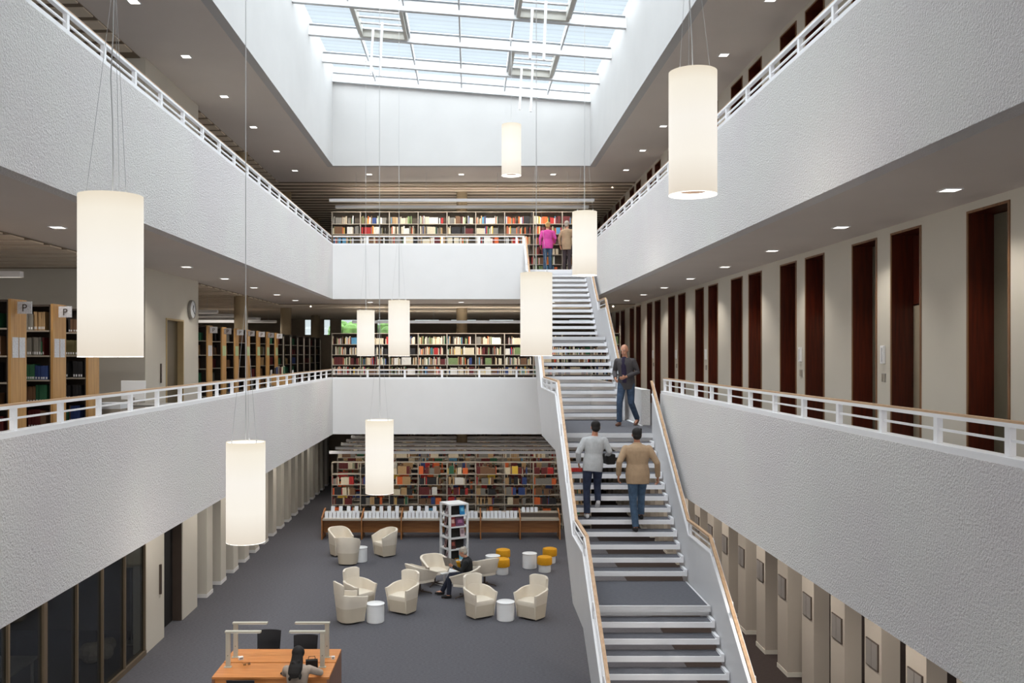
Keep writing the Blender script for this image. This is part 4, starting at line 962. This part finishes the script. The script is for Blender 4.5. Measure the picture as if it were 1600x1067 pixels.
def person(nm_label, loc, rz, ps, skin='skin', top=None, bottom=None, hair=None, shoe='black', sc=1.0, topname='jacket', long_hair=False, bald=False, under=None, w=1.0, hem=-.10, collar=False):
    q = thing('person', nm_label, 'person', loc, rz); q.scale = (sc, sc, sc)
    Pv = V(*ps['P']); Nk = V(*ps['N']); u = (Nk-Pv).normalized(); Lx = V(1,0,0)
    if 'lat' in ps: Lx = V(*ps['lat']).normalized()
    Hc = V(*ps['H']) if 'H' in ps else Nk+V(0,-.02,.16)
    Rh = Matrix.Rotation(R(ps.get('yaw', 0)), 3, 'Z') @ Matrix.Rotation(R(ps.get('pitch', 0)), 3, 'X')
    body = MB()
    pts, rr = torso_rings(Pv, Nk, Lx, 0, -.06, w); body.tube(pts, rr, 20, lat=Lx)
    body.tube([Nk-u*.04, Nk+(Hc-Nk)*.5, Hc-Rh @ V(0,0,.03)], [.062, .052, .05], 14)
    def hp(x, y, z): return Hc+Rh @ V(x, y, z)
    body.ball(Hc+Rh @ V(0, .012, .02), .076, .096, .098, 20, 14, rot=Rh); body.ball(hp(0, -.028, -.052), .054, .060, .062, 16, 10, rot=Rh)
    body.tube([hp(0, -.085, .012), hp(0, -.104, -.018), hp(0, -.088, -.030)], [.008, .013, .008], 8)            # nose
    body.tube([hp(-.022, -.080, -.050), hp(.022, -.080, -.050)], .009, 8)                                        # lips
    for sx in (-1, 1): body.ball(hp(sx*.078, .012, -.005), .012, .020, .030, 10, 8, rot=Rh); body.ball(hp(sx*.030, -.074, .030), .022, .012, .008, 8, 6, rot=Rh)
    arms = {}
    for sx, k in ((-1, 'l'), (1, 'r')):
        S = Nk-u*.075+Lx*sx*.175*w; E = V(*ps['E'+k]); W_ = V(*ps['W'+k]); arms[k] = (S, E, W_)
        body.ball(S-V(0,0,.02), .044, seg=12, rings=8); body.tube([S-V(0,0,.02), (S+E)/2, E, E+(W_-E)*.35, W_], [.050, .044, .037, .038, .025], 12)
        d_ = (W_-E).normalized() if 'D'+k not in ps else V(*ps['D'+k]).normalized()
        pn = V(*ps.get('palm'+k, (-sx, 0, 0)))                         # palm normal
        pn = (pn-d_*pn.dot(d_)).normalized(); ac = d_.cross(pn).normalized(); 
        fw = ac if ac.y < 0 else -ac                                     # towards the thumb side
        K_ = W_+d_*.085; body.tube([W_-d_*.01, W_+d_*.03, K_], [(.026, .017), (.036, .016), (.040, .014)], 12, lat=ac)
        cu = ps.get('curl'+k, .35)
        for fi, (off, ln) in enumerate(((.029, .070), (.010, .078), (-.010, .073), (-.029, .058))):
            b0 = K_+fw*off-d_*.01; d1 = (d_+pn*cu*.6).normalized(); d2 = (d_+pn*cu*2.2).normalized()
            body.tube([b0, b0+d1*(ln*.5+.01), b0+d1*(ln*.5+.01)+d2*ln*.5], [.0105, .0095, .0075], 8)
        tb = W_+d_*.03+fw*.028; body.tube([tb-fw*.012, tb+(fw*.8+d_*.8+pn*.3).normalized()*.035, tb+(fw*.5+d_*1+pn*.5).normalized()*.062], [.013, .011, .009], 8)
    legs = {}
    for sx, k in ((-1, 'l'), (1, 'r')):
        Hp = Pv+Lx*sx*.088; K = V(*ps['K'+k]); A = V(*ps['A'+k]); legs[k] = (Hp, K, A)
        body.tube([Hp, (Hp+K)/2, K, K+(A-K)*.35, A], [.080, .068, .050, .050, .034], 14)
        tdir = V(*ps.get('T'+k, (0, -1, -.25))).normalized(); body.tube([A+V(0, 0, -.01)-tdir*.03, A+tdir*.08+V(0,0,-.03), A+tdir*.15+V(0,0,-.035)], [.033, .034, .022], 10)
    remeshed(body, .0075, 'body', skin, q)
    # clothes
    if top:
        tp = MB(); pts, rr = torso_rings(Pv, Nk-u*.0, Lx, .022, hem, w); tp.tube(pts, rr, 22, lat=Lx)
        for k, (S, E, W_) in arms.items():
            tp.ball(S+V(0,0,-.006), .070, seg=12, rings=8); tp.tube([S, (S+E)/2, E, E+(W_-E)*.5, E+(W_-E)*ps.get('sleeve', .93)], [.068, .062, .054, .050, .043], 14)
        if collar: tp.tube([Nk-u*.03, Nk+u*.03], [.085, .075], 16)
        remeshed(tp, .011, topname, top, q, sm=3)
    if under: 
        un = MB(); fr = Pv+(Nk-Pv)*.55-V(0, .112, 0); un.tube([Pv-V(0,.125,.02), Pv+(Nk-Pv)*.3-V(0,.112,0), Pv+(Nk-Pv)*.62-V(0,.124,0), Pv+(Nk-Pv)*.86-V(0,.098,0), Pv+(Nk-Pv)*1.0-V(0,.045,0)], [(.05,.03), (.058,.035), (.06,.03), (.055,.035), (.05,.04)], 12, lat=Lx); un.build('shirt', under, q, smooth=True)
    if bottom:
        bt = MB(); bt.tube([Pv-u*.09, Pv-u*.02, Pv+u*.09], [(.150,.115), (.182,.132), (.160,.118)], 20, lat=Lx)
        for k, (Hp, K, A) in legs.items():
            bt.tube([Hp+u*.02, (Hp+K)/2, K, K+(A-K)*.5, K+(A-K)*1.0], [.098, .086, .068, .062, .058], 16)
        remeshed(bt, .011, 'trousers', bottom, q, sm=3)
    for sx, k in ((-1, 'l'), (1, 'r')):
        A = legs[k][2]; tdir = V(*ps.get('T'+k, (0, -1, -.0))); tdir = V(tdir.x, tdir.y, tdir.z).normalized(); dn_ = V(0,0,-1) if abs(tdir.z) < .7 else V(0,.7,-.7)
        sh = MB(); a0 = A+dn_*.045
        sh.tube([a0-tdir*.065, a0-tdir*.045+V(0,0,.005), a0+tdir*.03, a0+tdir*.12-V(0,0,.004), a0+tdir*.185-V(0,0,.010)], [(.026,.028), (.038,.042), (.042,.044), (.048,.034), (.028,.020)], 12, lat=(1,0,0))
        sh.build('shoe', shoe, q, smooth=True)
    for sx in (-1, 1):
        MB().ball(hp(sx*.030, -.079, .016), .011, .008, .007, 10, 8, rot=Rh).build('eye', 'paper', q, smooth=True); MB().ball(hp(sx*.030, -.086, .016), .005, .003, .005, 8, 6, rot=Rh).build('iris', 'black', q)
    MB().tube([hp(-.020, -.090, -.050), hp(.020, -.090, -.050)], .003, 6).build('mouth', 'lip', q)
    if hair:
        h_ = MB()
        if bald:
            for sx in (-1, 1): h_.ball(hp(sx*.068, .040, -.004), .016, .045, .032, 10, 8, rot=Rh)
            h_.ball(hp(0, .088, -.018), .062, .020, .034, 12, 8, rot=Rh)
        else:
            h_.ball(hp(0, .026, .040), .087, .098, .090, 20, 14, rot=Rh); h_.ball(hp(0, .050, -.015), .080, .066, .075, 16, 10, rot=Rh)
            for k_ in range(14):
                a_ = random.uniform(0, 6.28); h_.ball(hp(.066*math.cos(a_), .035+.062*math.sin(a_), .06+random.uniform(-.05, .04)), .022, .022, .024, 8, 6)
            if long_hair:
                h_.ball(hp(0, .03, .02), .104, .108, .108, 20, 14, rot=Rh)
                bk = hp(0, .080, -.02); h_.tube([bk+V(0,-.02,.04), bk+V(0,.04,-.08), bk+V(.01,.12,-.17), bk+V(.02,.17,-.25), bk+V(.015,.19,-.31)], [(.085,.055), (.10,.05), (.115,.05), (.105,.045), (.05,.025)], 16)
                for k_ in range(14): zz_ = random.uniform(-.32,-.05); h_.ball(bk+V(random.uniform(-.10,.10), .06-zz_*.44, zz_), .024, .02, .035, 8, 6)
        remeshed(h_, .009, 'hair', hair, q, sm=1)
    return q
M['lip'] = mat('lip_tone', s(160, 92, 84), .5)
jean = cloth('blue_denim', s(62, 80, 104), .3); jean2 = cloth('dark_denim', s(38, 46, 68), .3); jean3 = cloth('mid_denim', s(64, 86, 110), .3)
HG = mat('grey_hair', s(168, 160, 148), .8, .15, 30); HD = mat('dark_hair', s(20, 15, 13), .75, .2, 30); HB = mat('blond_hair', s(186, 150, 96), .8, .15, 30)
stand = dict(P=(0,0,.95), N=(0,.0,1.47), El=(-.25,.03,1.15), Wl=(-.27,-.03,.90), Er=(.25,.03,1.15), Wr=(.27,-.03,.90), Kl=(-.09,-.02,.50), Al=(-.10,.0,.09), Kr=(.09,-.02,.50), Ar=(.10,.0,.09))
def pose(**k): d_ = dict(stand); d_.update(k); return d_
# man in the grey blazer coming off the upper flight
person('bald man in grey blazer and blue jeans stepping onto the stair landing', (3.50, 20.62, H2), R(-28),
       pose(P=(.02,.10,.95), N=(.0,.06,1.47), H=(0,.02,1.63), pitch=14, yaw=-6, El=(-.25,.12,1.16), Wl=(-.14,-.14,1.02), Er=(.27,.12,1.16), Wr=(.09,-.15,1.06), palmr=(-1,0,.2), curlr=.8, curll=.6,
            Kl=(-.08,-.05,.52), Al=(-.10,-.02,.09), Kr=(.12,.12,.50), Ar=(.16,.42,.14), Tr=(0,-.85,-.35)),
       'skin', cloth('grey_blazer_wool', s(74, 70, 72)), jean, mat('brown_hair_fringe', s(92, 70, 56), .8), mat('brown_shoe', s(96, 62, 46), .5), 1.06, 'blazer', bald=True, under=cloth('dark_violet_shirt', s(40, 32, 58)), hem=-.16)
# man in the pale sweater going up
person('man in pale grey sweater and dark jeans climbing the stairs on the left', (2.27, 16.88, 3.0), R(180),
       pose(P=(-.02,-.02,.97), N=(-.06,-.08,1.47), H=(-.08,-.12,1.63), pitch=6, El=(-.32,-.02,1.20), Wl=(-.30,-.24,1.08), Er=(.25,.02,1.18), Wr=(.22,-.16,.98), Kl=(-.12,-.18,.58), Al=(-.12,-.08,.30), Tl=(0,-.8,-.55), Kr=(.09,-.06,.52), Ar=(.09,.02,.09)),
       'skind', cloth('pale_grey_knit', s(178, 180, 182)), jean2, HD, mat('white_trainer', s(206, 204, 204), .5), 1.03, 'sweater', hem=-.13)
# man in the tan jacket going up
person('broad man in tan jacket and blue jeans climbing the stairs on the right', (3.05, 16.46, 2.83), R(180),
       pose(P=(.0,-.05,.97), N=(.0,-.10,1.50), H=(0,-.14,1.66), pitch=4, El=(-.33,.0,1.18), Wl=(-.36,-.10,.92), Er=(.33,.02,1.20), Wr=(.33,-.06,.95), curll=1.0, curlr=.9, Kl=(-.09,-.20,.62), Al=(-.08,-.16,.27), Kr=(.08,-.04,.52), Ar=(.05,.04,.09)),
       'skind', cloth('tan_jacket_cotton', s(166, 140, 112)), jean3, HD, 'black', 1.05, 'jacket', w=1.14, hem=-.15, collar=True)
# two people at the upper shelves
person('woman in bright pink cardigan and jeans facing the upper bookcase', (2.62, 30.55, H3), R(180),
       pose(El=(-.27,.03,1.17), Wl=(-.24,-.14,1.02), Er=(.27,.04,1.15), Wr=(.26,-.02,.92)), 'skin', cloth('pink_knit', s(216, 78, 160)), jean3, HB, 'black', .95, 'cardigan', hem=-.14, w=1.08)
person('person in beige jacket and dark trousers at the upper bookcase, half behind a pendant', (3.27, 30.62, H3), R(150),
       pose(El=(-.27,.0,1.17), Wl=(-.20,-.20,1.12), Er=(.27,.04,1.15), Wr=(.26,-.02,.92)), 'skin', cloth('beige_jacket', s(176, 148, 118)), cloth('dark_trousers', s(66, 54, 56)), HG, 'black', .98, 'jacket', hem=-.20)
# reading person in the swivel chair
wp = wr.location
person('grey-haired person in black jacket reading in a swivel armchair', (wp.x, wp.y, 0), R(-95),
       pose(P=(0,.06,.52), N=(0,.0,.98), H=(0,-.09,1.12), pitch=22, El=(-.24,-.10,.72), Wl=(-.12,-.33,.80), Er=(.24,-.10,.72), Wr=(.12,-.33,.80), curll=.9, curlr=.9, pall=(0,0,1),
            Kl=(-.10,-.40,.52), Al=(-.16,-.62,.10), Tl=(0,-1,.0), Kr=(.10,-.40,.50), Ar=(.14,-.42,.09)),
       'skin', cloth('black_leather_jacket', s(30, 30, 32)), cloth('dark_navy_trousers', s(34, 38, 54)), HG, 'black', 1.0, 'jacket', hem=-.04, collar=True)
np_ = thing('newspaper', 'open newspaper held by the grey-haired reader', 'newspaper', (wp.x-.36, wp.y-.06, .76), R(-42))
MB().add([(-.22,0,0),(0,.03,0),(.22,0,0),(-.22,-.10,.24),(0,-.07,.24),(.22,-.10,.24)], [(0,1,4,3),(1,2,5,4)]).build('pages', mat('newsprint', s(158, 150, 140), .9, .25, 40), np_)
MB().tube([(0,.03,0), (0,-.07,.24)], .003, 5).build('fold', 'paper', np_)
yb = thing('shoulder_bag', 'yellow bag on the lap of the grey-haired reader', 'bag', (wp.x-.24, wp.y+.16, .66), .3)
MB().box(-.09, .09, -.05, .05, 0, .20).build('body', 'mustard', yb, bevel=.02); MB().tube([(-.06,0,.2), (-.04,0,.27), (.04,0,.27), (.06,0,.2)], .007, 6).build('handle', 'mustard', yb)
# woman at the desk
person('woman with long dark hair in beige top writing at the desk', (-2.79, 14.72, 0), R(180),
       pose(P=(0,.06,.54), N=(0,-.02,1.02), H=(0,-.08,1.17), pitch=18, El=(-.34,-.20,.82), Wl=(-.25,-.40,.79), Er=(.24,-.16,.82), Wr=(.10,-.42,.79), palml=(0,0,-1), palmr=(0,0,-1),
            Kl=(-.10,-.42,.53), Al=(-.10,-.38,.09), Kr=(.10,-.42,.53), Ar=(.10,-.38,.09), sleeve=.55),
       'skin', cloth('beige_top', s(176, 160, 146)), jean2, HD, 'black', 1.0, 'top', long_hair=True, hem=-.06)
# bag carried up the stairs
cb_ = thing('handbag', 'dark folded jacket or bag under the arm of the man in the pale sweater', 'bag', (2.62, 17.12, 3.98), .2)
MB().box(-.09, .09, -.14, .14, 0, .20).build('body', 'black', cb_, bevel=.03); MB().tube([(-.0,-.1,.2), (.0,-.06,.27), (0,.06,.27), (0,.1,.2)], .009, 6).build('strap', 'black', cb_)

# ---------------------------------------------------------------- books: the 300 largest in view one by one, the others as one mass
bpy.context.view_layer.update()
dg = bpy.context.evaluated_depsgraph_get(); eye = Vector((0, 0, EYE)); sce = bpy.context.scene
cand = []
for i, (x, y, z, th, h, dp, col, tx, n) in enumerate(BK):
    px = VX+(x+th/2)*F/y; py = VY-(z+h/2-EYE)*F/y
    if -2 < px < 1602 and -2 < py < 1069: cand.append((th*h*(F/y)**2, i))
cand.sort(reverse=True); chosen = []
def clear_view(p):
    o = eye.copy(); d_ = (p-eye); L_ = d_.length; d_.normalize()
    for _ in range(4):
        hit, lc, nn, ii, ob, mm = sce.ray_cast(dg, o, d_, distance=L_-.03-(o-eye).length)
        if not hit: return True
        if ob.name.startswith('glass_pane'): o = lc+d_*.01; continue
        return False
    return False
for a_, i in cand:
    x, y, z, th, h, dp, col, tx, n = BK[i]
    if 'stack row' in tx: continue
    if clear_view(Vector((x+th/2, y-.004, z+h*.6))) and clear_view(Vector((x+th/2, y-.004, z+h*.9))): chosen.append(i)
    if len(chosen) >= 300: break
unit = {}
def unit_book(col, lab=False):
    key = (col, lab)
    if key not in unit:
        b = MB()
        if lab: b.box(.2, .8, -.012, .0, .06, .20, 2)
        b.box(0, .12, 0, 1, 0, 1, 0).box(.88, 1, 0, 1, 0, 1, 0).box(.12, .88, 0, .06, 0, 1, 0).box(.12, .88, .06, .96, .03, .97, 1)
        unit[key] = b.mesh('book', ['book '+col, 'pages', 'paper'])
    return unit[key]
ch = set(chosen); num = {}
for i in chosen:
    x, y, z, th, h, dp, col, tx, n = BK[i]
    o = bpy.data.objects.new('book', unit_book(col, 'left stack' in tx)); C.objects.link(o); o.location = (x, y, z); o.scale = (th, dp, h)
    tag(o, f'{col} book, {ORD[min(n, len(ORD)-1)]} from left, {tx}', 'book', 'books on the '+('upper' if z > H3 else 'middle' if z > H2 else 'ground')+' floor shelves')
rest = MB(); keys = list(BOOKC)
for i, (x, y, z, th, h, dp, col, tx, n) in enumerate(BK):
    if i in ch: continue
    rest.box(x, x+th, y, y+dp, z, z+h, keys.index(col))
rest.build('books', ['book '+k for k in keys], label='all the smaller and more distant books filling the library shelves', cat='books', kind='stuff')
print('BOOKS', len(BK), len(chosen), len(cand))

# ---------------------------------------------------------------- daylight, added fill sun, camera
w = bpy.data.worlds.new('overcast'); sce.world = w; w.use_nodes = True; nt = w.node_tree; bg = nt.nodes['Background']
tc = nt.nodes.new('ShaderNodeTexCoord'); sp = nt.nodes.new('ShaderNodeSeparateXYZ'); rp = nt.nodes.new('ShaderNodeValToRGB')
rp.color_ramp.elements[0].position = .0; rp.color_ramp.elements[0].color = (.80, .84, .86, 1); rp.color_ramp.elements[1].position = .9; rp.color_ramp.elements[1].color = (.84, .93, 1.0, 1)
nt.links.new(tc.outputs['Generated'], sp.inputs[0]); nt.links.new(sp.outputs['Z'], rp.inputs[0]); nt.links.new(rp.outputs[0], bg.inputs['Color']); bg.inputs['Strength'].default_value = WORLD
def sun(e, ang, rot, col=(1, 1, 1)):
    l = bpy.data.lights.new('soft_sun', 'SUN'); l.energy = e; l.angle = R(ang); l.color = col
    o = bpy.data.objects.new('soft_sun', l); C.objects.link(o); o.rotation_euler = rot; o.location = (0, 10, 25); return o
sun(SUN, 150, (0, 0, 0), (1, .985, .965))
sun(FILL_SUN, 50, (R(72), 0, 0), (1, .97, .94))  # fill sun added from behind the viewer to brighten far parapets and stairs
cam = bpy.data.cameras.new('camera'); co = bpy.data.objects.new('camera', cam); C.objects.link(co)
co.location = (0, 0, EYE); co.rotation_euler = (R(90), 0, 0); cam.sensor_width = 36; cam.lens = F/1600*36
cam.shift_x = (800-VX)/1600; cam.shift_y = (VY-533.5)/1600; cam.clip_start = .05; cam.clip_end = 200
sce.camera = co
sce.view_settings.view_transform = 'Standard'; sce.view_settings.look = 'None'; sce.view_settings.exposure = EXPO; sce.view_settings.gamma = 1
sce.cycles.use_denoising = True
sce.cycles.max_bounces = 10; sce.cycles.diffuse_bounces = 6; sce.cycles.transparent_max_bounces = 16
sce.cycles.sample_clamp_indirect = 6
